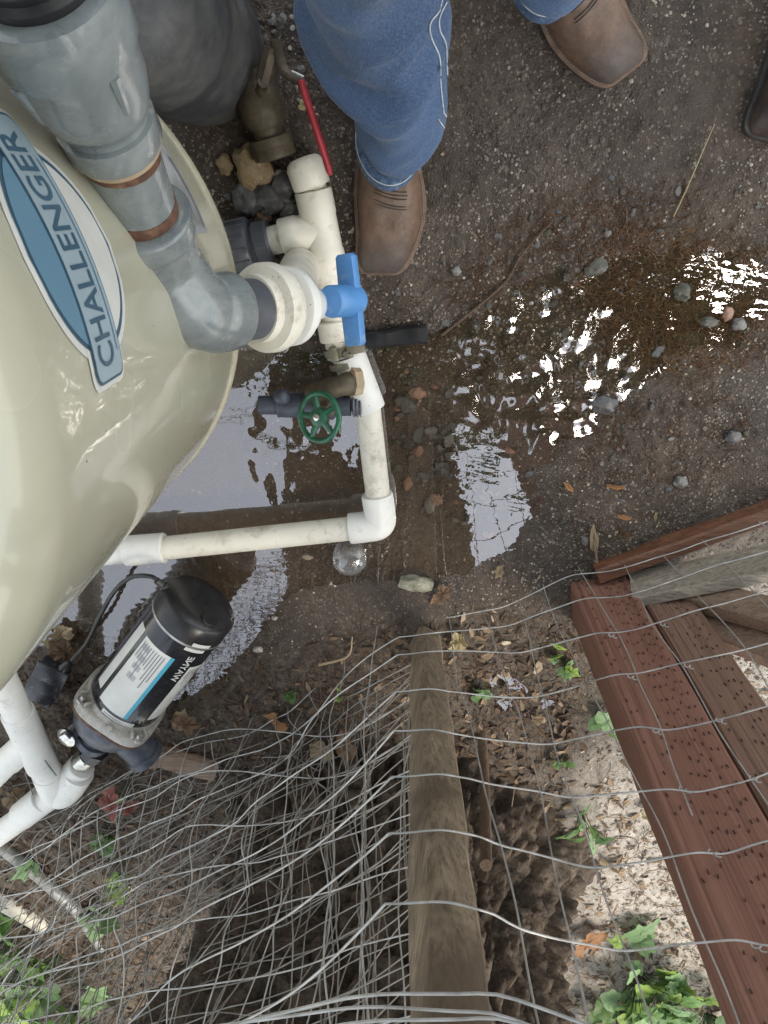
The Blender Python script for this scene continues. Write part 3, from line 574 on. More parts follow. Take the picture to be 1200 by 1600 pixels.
red = obj('reducer', lathe([(-.034, .0400), (-.032, .0455), (-.022, .0468), (.004, .0462), (.010, .0430), (.06*d1/.16, .0415), (.088*d1/.16, .0385), (.104*d1/.16, .0345), (.106*d1/.16, .0325), (.118*d1/.16, .0318), (.120*d1/.16, .0355), (d1-.003, .0355), (d1, .0338)], P1, a1, 48), MT['grey_pvc'], drop, 60)
x_, y_, _ = frame(a1, ray(600, 800)); x_ = -x_
for k, ang in enumerate((-.75, .75, 2.3, 3.9)):
    dirv = x_*math.cos(ang)+y_*math.sin(ang); obj('rib', tube([P1+a1*.006+dirv*.0430, P1+a1*.05*d1/.16*1.3+dirv*.0395], [.0045, .003], 8), MT['grey_pvc'], red)
obj('sealant_ring', lathe([(-.002, .0300), (0, .0322), (.005, .0322), (.007, .0300)], P2, a1, 40), MT['sealant'], drop)
a2 = unit(P3-P2); obj('rust_ring', lathe([(.006, .0275), (.007, .0297), (.014, .0297), (.015, .0275)], P2, a2, 40), MT['rust'], drop)
d2 = np.linalg.norm(P3-P2); obj('nipple', lathe([(.0, .0290), (d2, .0290)], P2, a2, 48), MT['grey_pvc'], drop)
obj('rust_ring', lathe([(-.005, .0275), (-.004, .0297), (.009, .0297), (.010, .0275)], P3, a2, 40), MT['rust'], drop)
ep = catmull([P3+a2*.008, P3+(P4-P3)*.5, P4, E1, E2], 24); er = np.interp(np.linspace(0, 1, len(ep)), [0, .012, .03, .17, .19, .22, .5, .80, .83, .86, .97, .99, 1], [.030, .0385, .0395, .0395, .0385, .0352, .0362, .0355, .0372, .0382, .0382, .0372, .032])
obj('elbow', tube(ep, er, 48), MT['grey_pvc'], drop, 60)
ax = unit(V1-E2)
obj('spigot', lathe([(0, .0305), (np.linalg.norm(U-E2)*.62, .0305)], E2, ax, 40), MT['dark_grey_pvc'], drop)
bv = obj('ball_valve', lathe([(-.012, .0265), (.004, .0265), (.006, .0315), (.03, .0315), (.032, .036), (.05, .037), (.058, .034), (.062, .030), (.075, .022), (.085, .0185), (np.linalg.norm(V2-U)-.035, .0165)], U-ax*.012, ax, 48), MT['pvc_clean'], drop)
obj('union_nut', lathe([(-.018, .034), (-.016, .0445), (-.012, .0462), (-.002, .0466), (.004, .0445), (.006, .039), (.012, .038)], U, ax, 60), MT['pvc'], bv)
obj('union_ring', lathe([(-.030, .030), (-.030, .0345), (-.018, .0345), (-.016, .038), (-.012, .039)], U, ax, 48), MT['pvc'], bv)
obj('union_ring', lathe([(.018, .038), (.020, .0425), (.030, .0425), (.032, .036)], U, ax, 48), MT['pvc_clean'], bv)
dn_ = unit(A(-.10, .02, -1)); obj('valve_leg', lathe([(0, .036), (.05, .036), (.055, .030), (U[2]+.02, .030)], U+ax*.028, dn_, 32), MT['pvc'], bv)
hx = unit(atd(555, 540, .87)-atd(540, 400, .845)); hz_ = unit(ax-hx*np.dot(ax, hx)); hy = np.cross(hz_, hx); HC = atd(540, 470, .855)
hd = obj('handle', xf(join(lathe([(-.030, .0165), (-.028, .0180), (.016, .0185), (.0205, .0170), (.021, .012)], (0, 0, 0), (0, 0, 1), 36)), HC, (hx, hy, hz_)), MT['blue_plastic'], bv, 50)
pad = [(-.052, -.009), (-.049, -.012), (0, -.013), (.049, -.012), (.052, -.009), (.052, .009), (.049, .012), (0, .013), (-.049, .012), (-.052, .009)]
obj('handle_paddle', xf(prism(pad, .004, .017, .0025), HC, (hx, hy, hz_)), MT['blue_plastic'], hd, 40)
# ------------------------------------------------------------------ white pipe run on the ground
run = thing('white_pipe_run', 'white plastic pipe run with tees and elbow lying across the puddle', 'pipe', at(590, 800, 0))
zc_ = .034; rp, rf = .0215, .0285
q = lambda px, py, z=zc_: at(px, py, z)
def seg(name, p, qq, r, mat='pvc', lip=True, seg_=36, par=None):
    L = np.linalg.norm(qq-p); e = .0018
    pr = [(0, r-e), (e, r), (L-e, r), (L, r-e)]
    return obj(name, lathe(pr, p, qq-p, seg_), MT[mat], par or run, 30)
c0, c1 = q(472, 246, .052), q(488, 292, .047); t0, t1 = q(489, 297, .047), q(517, 430); ts = q(503, 357, .042)
L = np.linalg.norm(c1-c0); obj('cap', lathe([(0, .012), (.001, .020), (.005, .0255), (.012, .0285), (L-.002, .0285), (L, .027)], c0, c1-c0, 36), MT['pvc'], run, 50)
seg('pipe', c1-unit(c1-c0)*.004, t0+unit(t1-t0)*.006, rp)
L = np.linalg.norm(t1-t0); tee = obj('tee', lathe([(0, .0275), (.002, .0285), (.034, .0285), (.038, .0272), (L-.04, .0272), (L-.036, .0285), (L-.002, .0285), (L, .0275)], t0, t1-t0, 36), MT['pvc'], run)
b0, b1 = ts, q(441, 372, .040); L = np.linalg.norm(b1-b0); obj('tee_branch', lathe([(0, .0265), (L-.03, .0265), (L-.026, .0285), (L-.002, .0285), (L, .0275)], b0, b1-b0, 36), MT['pvc'], tee)
bd = unit(b1-b0); seg('pipe', b1-bd*.002, q(418, 378, .040), rp)
un = obj('union', lathe([(0, .031), (.002, .033), (.022, .034), (.024, .030), (.028, .030), (.030, .041), (.034, .043), (.062, .043), (.066, .040), (.068, .03), (.09, .03)], q(424, 377, .040), bd, 40), MT['dark_grey_pvc'], run)
for k in range(14):
    an = 2*math.pi*k/14; x_, y_, _ = frame(bd); dv = x_*math.cos(an)+y_*math.sin(an); o_ = q(424, 377, .040)+bd*.032+dv*.0425; obj('grip_lug', tube([o_, o_+bd*.030], .0026, 6), MT['dark_grey_pvc'], un)
seg('pipe', q(516, 424), q(531, 545), .0235)
seg('coupling', q(513, 420), q(517, 452), .0285)
seg('coupling', q(522, 500), q(527, 532), .0285)
tl0, tl1 = q(545, 556), q(577, 640); L = np.linalg.norm(tl1-tl0); tee2 = obj('tee', lathe([(0, .0275), (.002, .0285), (L-.002, .0285), (L, .0275)], tl0, tl1-tl0, 36), MT['pvc_clean'], run)
seg('pipe', q(574, 632), q(592, 786), rp+.0005)
# elbow at the corner
el = catmull([q(589, 772), q(593, 800), q(592, 818), q(572, 823), q(546, 826)], 8); er = np.full(len(el), .0285); er[0] = er[-1] = .0272
obj('elbow', tube(el, er, 36), MT['pvc_clean'], run)
seg('pipe', q(556, 825), q(252, 857, .042), rp+.0005)
seg('coupling', q(258, 856, .042), q(196, 861, .044), .0285, 'pvc_clean')
seg('pipe', q(205, 860, .044), q(40, 880, .05), rp+.001, 'pvc_clean')
# pipe clamp
cl = obj('clamp', join(lathe([(0, .029), (.012, .029)], q(532, 541), q(537, 560)-q(532, 541), 28), lathe([(0, .029), (.010, .029)], q(540, 563), q(537, 560)-q(532, 541), 28)), MT['bronze'], run)
for (px, py, w, h) in ((556, 543, .030, .018), (522, 553, .014, .024), (544, 552, .016, .012)):
    obj('clamp_bolt', xf(bbox(w, h, .022, .003), q(px, py, .058), rotz(.25)), MT['bronze'], cl)
for k in range(2): obj('clamp_band', lathe([(0, .0305), (.0035, .0305)], q(538+9*k, 552-2*k), q(537, 560)-q(532, 541), 28), MT['steel'], cl)
# ------------------------------------------------------------------ brass hose valve with green wheel
gv = thing('gate_valve', 'muddy gate valve with a green spoked handwheel beside the pipe', 'valve', at(505, 640, 0))
ob = unit(q(520, 600, .07)-q(556, 596, .05)); obj('outlet_ring', lathe([(0, .022), (.002, .0265), (.016, .0265), (.018, .020), (.02, .016)], q(561, 594, .050), ob, 8), MT['sealant'], gv)
obj('nipple', tube(catmull([q(556, 596, .055), q(535, 602, .07), q(512, 609, .07), q(486, 616, .055)], 6), [.019]*6+[.017]*13, 24), MT['brass'], gv)
bx = q(405, 633, .045), q(425, 632, .045), q(520, 632, .05), q(563, 632, .045)
obj('valve_body', lathe([(0, .016), (.03, .016), (.032, .021), (.085, .0215), (.09, .025), (.125, .025), (.13, .019), (.155, .019)], bx[0], bx[3]-bx[0], 28), MT['cast_iron'], gv)
obj('thread', lathe([(0, .018), (.002, .0215), (.005, .0195), (.008, .0215), (.011, .0195), (.014, .0215), (.016, .018)], q(551, 632, .045), bx[3]-bx[0], 28), MT['dark_grey_pvc'], gv)
obj('side_knob', lathe([(0, .013), (.02, .014), (.026, .010), (.030, .004)], q(443, 625, .05), (0, .5, .85), 20), MT['cast_iron'], gv)
WC = at(499, 652, .115); wn = unit(A(-.50, .22, .84)); wx_, wy_, _ = frame(wn, (0, 1, 0))
obj('stem', tube([at(513, 634, .05), WC-wn*.004], .0065, 12), MT['brass'], gv); obj('bonnet', lathe([(0, .017), (.018, .017), (.022, .011), (.036, .010)], at(513, 634, .055), WC-at(513, 634, .05), 6), MT['brass'], gv)
wheel = obj('handwheel', tube([WC+.038*(math.cos(t)*wx_+math.sin(t)*wy_)+wn*.001*math.sin(5*t) for t in np.linspace(0, 2*math.pi, 49)], .0046, 10), MT['green'], gv)
for k in range(5):
    t = R_(90+72*k); dv = math.cos(t)*wx_+math.sin(t)*wy_; obj('spoke', tube([WC+dv*.010-wn*.001, WC+dv*.024+wn*.0012, WC+dv*.0375], [.0062, .0050, .0040], 8), MT['green'], wheel)
obj('hub', lathe([(-.006, .013), (.002, .0165), (.005, .0150), (.007, .010)], WC, wn, 20), MT['green'], wheel); obj('screw', lathe([(.006, .0062), (.0095, .0058), (.011, .003)], WC, wn, 14), MT['chrome'], wheel)
# ------------------------------------------------------------------ brass valve with red lever, dusty black drum
lv = thing('lever_valve', 'muddy brass valve with a long red lever handle', 'valve', at(412, 190, 0))
va = unit(at(423, 222, .05)-at(402, 150, .06)); pb = at(402, 146, .06)
obj('body', lathe([(-.03, .02), (-.01, .022), (0, .030), (.020, .033), (.038, .029), (.046, .022), (.060, .022), (.062, .030), (.072, .0315), (.084, .0315), (.086, .026)], pb, va, 24), MT['brass'], lv)
obj('port', lathe([(.0, .0315), (.010, .033), (.012, .0325), (.0125, .024), (.004, .023)], at(421, 214, .05), va, 28), MT['brass'], lv)
obj('stem', tube([at(405, 150, .07), at(412, 128, .11)], .008, 10), MT['brass'], lv)
obj('neck', tube([at(412, 128, .10), at(425, 75, .105)], .012, 8), MT['brass'], lv)
lp = [at(430, 62, .112), at(437, 92, .112), at(446, 113, .115), at(470, 126, .13)]
def strip(P, w, t): return tube(P, w, 8, t, (0, 0, 1))
lev = obj('lever', tube(catmull(lp, 5), .0075, 8, .5, A(1, .3, 0)), MT['brass'], lv)
obj('bare_end', tube([at(455, 118, .122), at(474, 127, .131)], .0068, 8, .4, A(0, 1, .2)), MT['steel'], lev)
obj('grip', tube(catmull([at(470, 124, .132), at(476, 145, .128), at(492, 195, .118), at(508, 245, .108), at(516, 273, .100)], 5), [.0055]+[.0068]*18+[.0062, .004], 12, .75), MT['red'], lev)
drum = thing('black_drum', 'dusty black rounded plastic drum partly hidden by the grey pipe', 'drum', at(322, 90, 0))
DC = at(318, 86, -.01); dax = unit(A(-.05, .03, 1)); DR = .098
obj('shell', lathe([(0, DR*.80), (.004, DR*.93), (.015, DR*.985), (.035, DR), (.10, DR), (.107, DR*1.03), (.12, DR*1.03), (.128, DR*1.0), (.21, DR*1.0), (.218, DR*1.03), (.232, DR*1.03), (.24, DR), (.36, DR)] + [(.36+.06*math.sin(t), DR*math.cos(t)) for t in np.linspace(.1, 1.5, 9)], DC, dax, 64), MT['dusty_black'], drum, 50)
# ------------------------------------------------------------------ pump
ME_, MF = at(318, 938, .105), at(190, 1100, .105); pa = unit(MF-ME_); pa[2] = 0; pa = unit(pa); ML = np.linalg.norm(MF-ME_); MR = .071
pump = thing('water_pump', 'black electric water pump with silver flange and white stickers', 'pump', A(*(ME_+pa*ML*.6)[:2], -.02))
pup = A(0, 0, 1); pxv = unit(np.cross(pup, pa))     # sideways
def mc(s, ang, r): return ME_+pa*s+r*(math.cos(ang)*pup+math.sin(ang)*pxv)
obj('motor_shell', lathe([(.048, MR-.001), (.05, MR), (ML-.012, MR), (ML-.008, MR-.004)], ME_, pa, 72, pup), MT['motor'], pump)
cap = obj('end_cap', lathe([(0, .02), (.001, .045), (.004, MR-.006), (.012, MR+.0005), (.046, MR+.0015), (.047, MR-.001)], ME_, pa, 72, pup), MT['black_plastic'], pump, 50)
obj('cap_notch', lathe([(-.001, .016), (.004, .017), (.018, .017)], mc(-.0015, .55, .047), pa, 20), MT['black_plastic'], cap)
obj('band', lathe([(.0465, MR-.001), (.0472, MR+.0022), (.0515, MR+.0022), (.0522, MR-.001)], ME_, pa, 72, pup), MT['steel'], pump)
def mpatch(s0, s1, a0, a1, off=.0007, n=4, m=14):
    V = []; F = []
    for i in range(n+1):
        for j in range(m+1): V.append(mc(s0+(s1-s0)*i/n, R_(a0+(a1-a0)*j/m), MR+off))
    for i in range(n):
        for j in range(m): k = i*(m+1)+j; F.append((k, k+1, k+m+2, k+m+1))
    return V, F
CA = 0                                             # degrees: pump crown
# work out which side faces the camera: sticker angles are measured from straight up
sg = 1 if np.dot(pxv, A(1, 0, 0)) > 0 else -1      # +: towards picture right
def P_(s0, s1, a0, a1, off=.0007): return mpatch(s0, s1, sg*a0, sg*a1, off)
pl = obj('data_plate', P_(.088, ML-.038, -40, 8), MT['label_white'], pump, 30)
obj('teal_stripe', P_(.088, ML-.038, 8, 14), MT['teal'], pl, 30)
for k in range(9): obj('print_line', P_(.096, .10+.03+.055*random.random(), -36+k*4.6, -34.4+k*4.6, .0011), MT['print'], pl, 30)
for k in range(4): obj('print_block', P_(.10+.022*k, .112+.022*k, -34+k*2, -22+k*3, .0011), MT['sticker_grey'], pl, 30)
s2 = obj('barcode_sticker', P_(.100, ML-.045, 44, 80), MT['label_white'], pump, 30)
for k in range(7): obj('print_line', P_(.108, .118+.035*random.random(), 49+k*4, 50.6+k*4, .0011), MT['print'], s2, 30)
obj('print_block', P_(.108, .13, 66, 74, .0011), MT['print'], s2, 30)
s3 = obj('warning_sticker', P_(ML-.032, ML-.012, -24, 30), MT['label_white'], pump, 30)
for k in range(2): obj('print_line', P_(ML-.028+k*.005, ML-.0265+k*.005, -20, 8+8*random.random(), .0011), MT['print'], s3, 30)
s4 = obj('side_sticker', P_(.085, ML-.05, -66, -48), MT['label_white'], pump, 30)
for k in range(2): obj('nick_sticker', P_(.038+.0135*k, .046+.013*k, 20-6*k, 48-4*k, .0030), MT['label_white'], pump, 30)
def mtext(s, size, s0, ang0, flip, name, mat, par):
    v, f = text2d(s, size); v = v.copy(); w = v[:, 0].max(); V = []
    for (x, y, z) in v: V.append(mc(s0 + flip*x, R_(sg*ang0) + flip*sg*(-1)*y/MR*1.0, MR+.0012))
    return obj(name, (V, f), MT[mat], par, 0)
mtext('WAYNE', .0135, .140, 17.5+11, -1, 'lettering', 'label_white', pump)
def mtext_round(s, size, s0, ang0, name, mat, par):
    v, f = text2d(s, size); V = [mc(s0+y, R_(sg*ang0)-sg*x/MR, MR+.0013) for (x, y, z) in v]; return obj(name, (V, f), MT[mat], par, 0)
mtext_round('CAUTION', .0062, ML-.0215, 16, 'lettering', 'print', s3)
# flange
fx, fy = pxv, pup; FC = ME_+pa*(ML-.012)
sqp = [];
for k in range(48):
    t = 2*math.pi*k/48; n_ = 3.6; c, s = math.cos(t), math.sin(t); r = .081/((abs(c)**n_+abs(s)**n_)**(1/n_)); sqp.append((r*c, r*s))
r45 = lambda p: (p[0]*math.cos(.1)-p[1]*math.sin(.1), p[0]*math.sin(.1)+p[1]*math.cos(.1))
fl = obj('flange', xf(prism([r45(p) for p in sqp], 0, .022, .004), FC, (fx, np.cross(pa, fx), pa)), MT['aluminium'], pump, 45)
obj('flange_hub', lathe([(-.010, MR+.003), (.001, MR+.006)], FC, pa, 48), MT['aluminium'], fl)
for k in range(4):
    t = math.pi/4+k*math.pi/2+.1; dv = math.cos(t)*fx+math.sin(t)*np.cross(pa, fx)
    obj('bolt', lathe([(-.010, .0055), (-.008, .0065), (-.002, .0065), (-.001, .010), (.004, .010)], FC+dv*.088, pa, 6), MT['steel'], fl)
    for dd in (-.16, .16):
        d2v = math.cos(t+dd)*fx+math.sin(t+dd)*np.cross(pa, fx); obj('web', beam(FC+d2v*.072-pa*.004, FC+d2v*.090-pa*.001, .004, .016, pa, .001), MT['aluminium'], fl)
obj('lug', beam(FC+pup*.078-pa*.003, FC+pup*.090+pa*.004, .012, .010, pa, .002), MT['aluminium'], fl)
obj('gasket', xf(prism([r45((p[0]*.985, p[1]*.985)) for p in sqp], .0225, .027, 0), FC, (fx, np.cross(pa, fx), pa)), MT['rust'], pump)
vol = obj('volute', lathe([(.027, .074), (.032, .076), (.055, .074), (.075, .066), (.088, .050), (.092, .03)], FC, pa, 48), MT['cast_iron'], pump, 50)
obj('discharge', lathe([(0, .034), (.05, .032), (.052, .036), (.066, .036), (.068, .030)], FC+pa*.055+pup*.02+pxv*.045*sg, unit(pxv*sg*.9+pa*.45-pup*.15), 32), MT['cast_iron'], vol)
obj('suction_boss', lathe([(0, .03), (.04, .028), (.042, .033), (.055, .033)], FC+pa*.07+pup*.01, unit(pa), 28), MT['cast_iron'], vol)
pg = obj('priming_plug', lathe([(0, .017), (.018, .0165), (.022, .020), (.026, .021), (.030, .016)], at(118, 1140, .12), unit(A(-.35, 0, 1)), 24), MT['chrome'], pump)
obj('plug_head', xf(bbox(.016, .016, .014, .002), at(103, 1150, .155), rotz(.5)), MT['chrome'], pg)
obj('chrome_nipple', lathe([(0, .023), (.03, .022), (.032, .019), (.05, .019)], at(140, 1180, .10), at(110, 1205, .095)-at(140, 1180, .10), 28), MT['chrome'], pump)
obj('black_nipple', lathe([(0, .026), (.03, .025)], at(152, 1170, .10), at(120, 1200, .095)-at(150, 1172, .10), 8), MT['black_plastic'], pump)
for k in (-1, 1): obj('foot', beam(FC+pa*.03+pxv*.05*k-pup*.06, FC+pa*.03+pxv*.06*k-A(0, 0, FC[2]+.03), .02, .03, pa, .003), MT['cast_iron'], pump)
obj('motor_foot', beam(ME_+pa*.09-pup*(MR-.005), ME_+pa*.09-A(0, 0, ME_[2]+.06), .10, .03, pa, .003), MT['cast_iron'], pump)
obj('cord_gland', lathe([(0, .010), (.014, .010), (.016, .007), (.03, .006)], at(263, 922, .115), at(240, 903, .125)-at(263, 922, .115), 16), MT['black_plastic'], pump)
obj('power_cord', tube(catmull([at(252, 912, .12), at(236, 901, .12), at(205, 902, .11), at(178, 925, .09), at(155, 965, .07), at(135, 1005, .055), at(112, 1032, .05)], 8), .0042, 10), MT['black_plastic'], pump)
bx_ = thing('switch_box', 'small black electrical box with wet front on the wet ground', 'box', at(78, 1065, 0))
fr_ = rotz(-.55)
obj('case', xf(bbox(.062, .064, .075, .004), at(75, 1064, .025), fr_), MT['wet_black'], bx_); obj('cord_gland', lathe([(0, .012), (.016, .010), (.022, .006)], at(100, 1045, .05), at(112, 1032, .05)-at(100, 1045, .05), 14), MT['black_plastic'], bx_)
obj('lid_edge', xf(bbox(.066, .068, .008, .003), at(75, 1062, .058), fr_), MT['wet_black'], bx_)
# ------------------------------------------------------------------ second white pipe run by the pump
r2 = thing('white_pump_pipe', 'bright white pipe with tee fittings joined to the pump', 'pipe', at(60, 1200, 0))
sg2 = lambda n, a, b, r, m='pvc_clean': seg(n, at(*a), at(*b), r, m, par=r2)
sg2('pipe', (-25, 1010, .22), (35, 1128, .15), .024); sg2('pipe', (0, 1056, .19), (30, 1118, .157), .0262)
sg2('tee', (27, 1112, .158), (66, 1196, .118), .030); sg2('tee_branch', (45, 1160, .135), (14, 1188, .12), .029); sg2('pipe', (22, 1182, .125), (-30, 1235, .10), .024); sg2('coupling', (60, 1186, .12), (84, 1222, .10), .0285)
obj('elbow', tube(catmull([at(74, 1208, .108), at(88, 1238, .092), at(104, 1236, .095), at(124, 1208, .10)], 7), .030, 32), MT['pvc_clean'], r2)
sg2('socket', (100, 1226, .093), (128, 1196, .098), .0285); sg2('pipe', (92, 1236, .088), (-20, 1316, .05), .0262); sg2('coupling', (70, 1246, .08), (35, 1274, .068), .031)
obj('pipe_print', tube([at(70, 1188, .145), at(88, 1212, .13)], .0012, 5), MT['label_navy'], r2)
cdt = thing('grey_conduit', 'grey metal pole lying low at the left edge behind the wire', 'pipe', at(75, 1390, 0))
obj('pole', tube([at(-40, 1290, .02), at(60, 1368, .03), at(120, 1420, .03), at(160, 1480, .01)], .0145, 16), MT['grey_conduit'], cdt)
wp = obj('buried_pipe', lathe([(0, .024), (.6, .024)], at(75, 1445, .01), at(-40, 1380, .02)-at(75, 1445, .01), 24), MT['pvc'], None); tag(wp, 'dirty white pipe lying half buried at the left edge', 'pipe')
# ------------------------------------------------------------------ person
person = thing('person', 'person in blue jeans and square-toed brown leather boots beside the white pipe', 'person', at(700, 200, 0))
def boot(toe, hdir, name='boot', mirror=1, shaft=.12, scale=1.0, mats=('leather', 'welt', 'sole'), par=None, label=None):
    par = par or person
    hd_ = unit(A(hdir[0], hdir[1], 0)); sd = A(hd_[1], -hd_[0], 0)*mirror; o = np.array(toe, float); o[2] = gz(o[0], o[1])-.002
    fr = (sd*scale, hd_*scale, A(0, 0, 1)*scale)
    S = [(0, .017), (.0008, .024), (.0028, .030), (.007, .0357), (.015, .0415), (.03, .0462), (.055, .0505), (.085, .0545), (.11, .0555), (.14, .0525), (.17, .046), (.20, .039), (.235, .036), (.265, .036), (.285, .031), (.296, .020), (.30, .008)]
    sx = lambda s: .010*math.exp(-((s-.0)/.05)**2)*-1+.004*math.sin(s*20)     # the toe swings inward
    ol = [(w+sx(s), s) for s, w in S]+[(-w+sx(s), s) for s, w in S[::-1]]
    pol = catmull([(*p, 0) for p in ol]+[(*ol[0], 0)], 4)[:-1, :2]
    root = obj(name, xf(boot_upper(S, sx), o, fr), MT[mats[0]], par, 60)
    v = np.array([q_.co[:] for q_ in root.data.vertices]); rel = (v+wloc(root)-o)@hd_/scale; vec_attr(root, 'toe', np.clip(1-rel/.085, 0, 1))
    if label: root['label'] = label
    obj('welt', xf(prism(pol, .011, .0165, .0015), o, fr), MT[mats[1]], root, 50); obj('sole', xf(prism(pol*A(.99, 1), .0, .0108, .001), o, fr), MT[mats[2]], root, 50)
    st = []; c = catmull([(*p, 0) for p in [(w*.915+sx(s), s*.955+.0055) for s, w in S]+[(-w*.915+sx(s), s*.955+.0055) for s, w in S[::-1]]], 5)
    d = np.concatenate([[0], np.cumsum(np.linalg.norm(np.diff(c, axis=0), axis=1))]); k = 0
    while k < d[-1]:
        p = [np.array([np.interp(k+e, d, c[:, i]) for i in (0, 1)]) for e in (0, .0026)]; st.append(tube([(*p[0], .0168), (*p[1], .0168)], .0008, 4)); k += .0045
    obj('welt_stitching', xf(join(*st), o, fr), MT['boot_thread'] if mats[0] == 'leather' else MT['sole'], root)
    cr = []
    for k, (s0, w0) in enumerate(((.118, .026), (.123, .027), (.128, .026), (.104, .026), (.108, .025))):      # decorative rows across the vamp
        P = [(w0*u + .003, s0-.006*u-.004*(1-u*u), boot_h(s0, (w0*u)/.05)+.0003) for u in np.linspace(-1, 1, 13)]; cr.append(tube(P, .0007, 4))
    if mats[0] == 'leather': obj('vamp_stitching', xf(join(*cr), o, fr), MT['sole'], root)
    obj('shaft', xf(tube([(0, .205, .03), (0, .200, .08), (0, .195, .11), (0, .195, shaft)], [.032, .031, .029, .028], 28, 1.25, (1, 0, 0)), o, fr), MT[mats[0]], root, 60)
    return root
_bs = np.array([0, .01, .03, .055, .085, .115, .14, .165, .19, .22, .26, .285, .298]); _bh = np.array([.030, .040, .050, .055, .060, .068, .079, .094, .108, .112, .105, .095, .05])
def boot_h(s, u): return .014+(np.interp(s, _bs, _bh)-.014)*max(0, 1-abs(u)**2.3)**(1/2.3)
def boot_upper(S, sx):
    V = []; F = []; ss = np.concatenate([[.004, .007, .011, .017], np.linspace(.025, .288, 34), [.2935, .297]]); m = 28
    for s in ss:
        w = np.interp(s, [a for a, b in S], [b for a, b in S])-.0065
        if s < .011: w *= .97
        h = np.interp(s, _bs, _bh)-.014
        if s < .02: h *= (.42+.58*math.sqrt(max(0, (s-.003)/.017)))
        for j in range(m+1):
            t = math.pi*j/m; c, si = math.cos(t), math.sin(t); V.append((sx(s)+w*math.copysign(abs(c)**(2/2.5), c), s, .014+h*abs(si)**(2/2.3)*(1-.03*math.sin(9*t)*math.sin(s*90))))
    n = len(ss)
    for i in range(n-1):
        for j in range(m): k = i*(m+1)+j; F.append((k, k+1, k+m+2, k+m+1))
    F.append(tuple(range(m+1))); F.append(tuple((n-1)*(m+1)+j for j in range(m, -1, -1)))
    return V, F
T1 = at(606, 428, 0); H1 = at(607, 290, 0)-T1; boot(T1, H1)
T2 = at(965, 128, 0); H2 = at(872, -40, 0)-T2; boot(T2, H2, mirror=-1, label='boot set back at the top of the picture')
# jeans: two legs and seat, one surface
def leg_path(pts): return catmull([at(*p[:2], p[2]) for p in pts], 7)
lg1 = [(607, 250, .078, .039), (612, 226, .115, .050), (617, 178, .17, .061), (606, 100, .25, .066), (594, 25, .33, .070), (584, -60, .40, .075), (560, -330, .60, .088)]
lg2 = [(848, -20, .080, .040), (862, -55, .13, .056), (880, -110, .22, .076), (905, -230, .34, .084), (930, -420, .47, .092), (900, -700, .62, .10)]
hip = A(.06, .56, .86)
def leg(lg, hp):
    c = np.vstack([[at(*p[:2], p[2])+A(0, .5*p[3], 0) for p in lg], hp[None]]); r = [p[3] for p in lg]+[.115]; n = 7; P = catmull(c, n); rr = np.interp(np.linspace(0, len(r)-1, len(P)), range(len(r)), r); return tube(P, rr, 40, np.linspace(1.5, 1.1, len(P)), (1, 0, 0)), P, rr
L1, LP1, LR1 = leg(lg1, hip+A(-.11, 0, 0)); L2, LP2, LR2 = leg(lg2, hip+A(.11, 0, 0))
seat = tube([hip+A(0, .0, -.10), hip+A(0, .01, .0), hip+A(0, .01, .10), hip+A(0, 0, .19)], [.11, .15, .16, .15], 40, 1.0)
jv, jf = join(L1, L2, seat)
tmp = bpy.data.objects.new('tmp', mesh_of('tmp', (jv, jf), None, 0)); COL.objects.link(tmp)
md = tmp.modifiers.new('r', 'REMESH'); md.mode = 'VOXEL'; md.voxel_size = .006; ms = tmp.modifiers.new('s', 'SMOOTH'); ms.iterations = 6
dg = bpy.context.evaluated_depsgraph_get(); dg.update(); me = bpy.data.meshes.new_from_object(tmp.evaluated_get(dg)); nv = len(me.vertices)
co = np.zeros(nv*3); me.vertices.foreach_get('co', co); co = co.reshape(-1, 3); no = np.zeros(nv*3); me.vertices.foreach_get('normal', no); no = no.reshape(-1, 3)
bpy.data.objects.remove(tmp)
wr = pn(co*A(7, 7, 16)+A(3, 1, .4*0))*.010 + pn(np.stack([co[:, 0]*9+co[:, 2]*14, co[:, 1]*9-co[:, 2]*9, co[:, 2]*13], 1)+5)*.006 - np.abs(pn(np.stack([co[:, 0]*6+co[:, 2]*11, co[:, 1]*5, co[:, 2]*15-co[:, 0]*9], 1)+15))*.022 + .006 + pn(co*42)*.0012
zf = co[:, 2]; knee = np.exp(-((zf-(.300+.10*(co[:, 0]+.03)+.012*np.sin(co[:, 0]*30)))/.016)**2)*.022 - np.exp(-((zf-(.268+.10*(co[:, 0]+.03)))/.014)**2)*.017      # the slack fold over the shin
side = co[:, 0] < .15; fold = knee*side*np.clip((.035-co[:, 0])/.05, 0, 1)*1.25
stack = .006*np.sin((zf+.25*co[:, 0])*95)*np.exp(-((zf-.15)/.06)**2)
lo = np.clip((zf-.085)/.05, 0, 1)
co2 = co + no*((wr+fold+stack)*lo)[:, None]; Lp = wloc(person); me.vertices.foreach_set('co', (co2-Lp).ravel()); me.update(); me.materials.clear(); me.materials.append(MT['denim']); me.shade_smooth(); me.name = 'jeans'
jeans = bpy.data.objects.new('jeans', me); COL.objects.link(jeans); jeans.parent = person
jb = BVHTree.FromPolygons([Vector(q_) for q_ in co2], [tuple(p.vertices) for p in me.polygons])
def hit(px, py, off=.0008):
    r = Vector(unit(ray(px, py))); h = jb.ray_cast(Vector(CP), r)
    return None if h[0] is None else np.array(h[0]+h[1]*off)
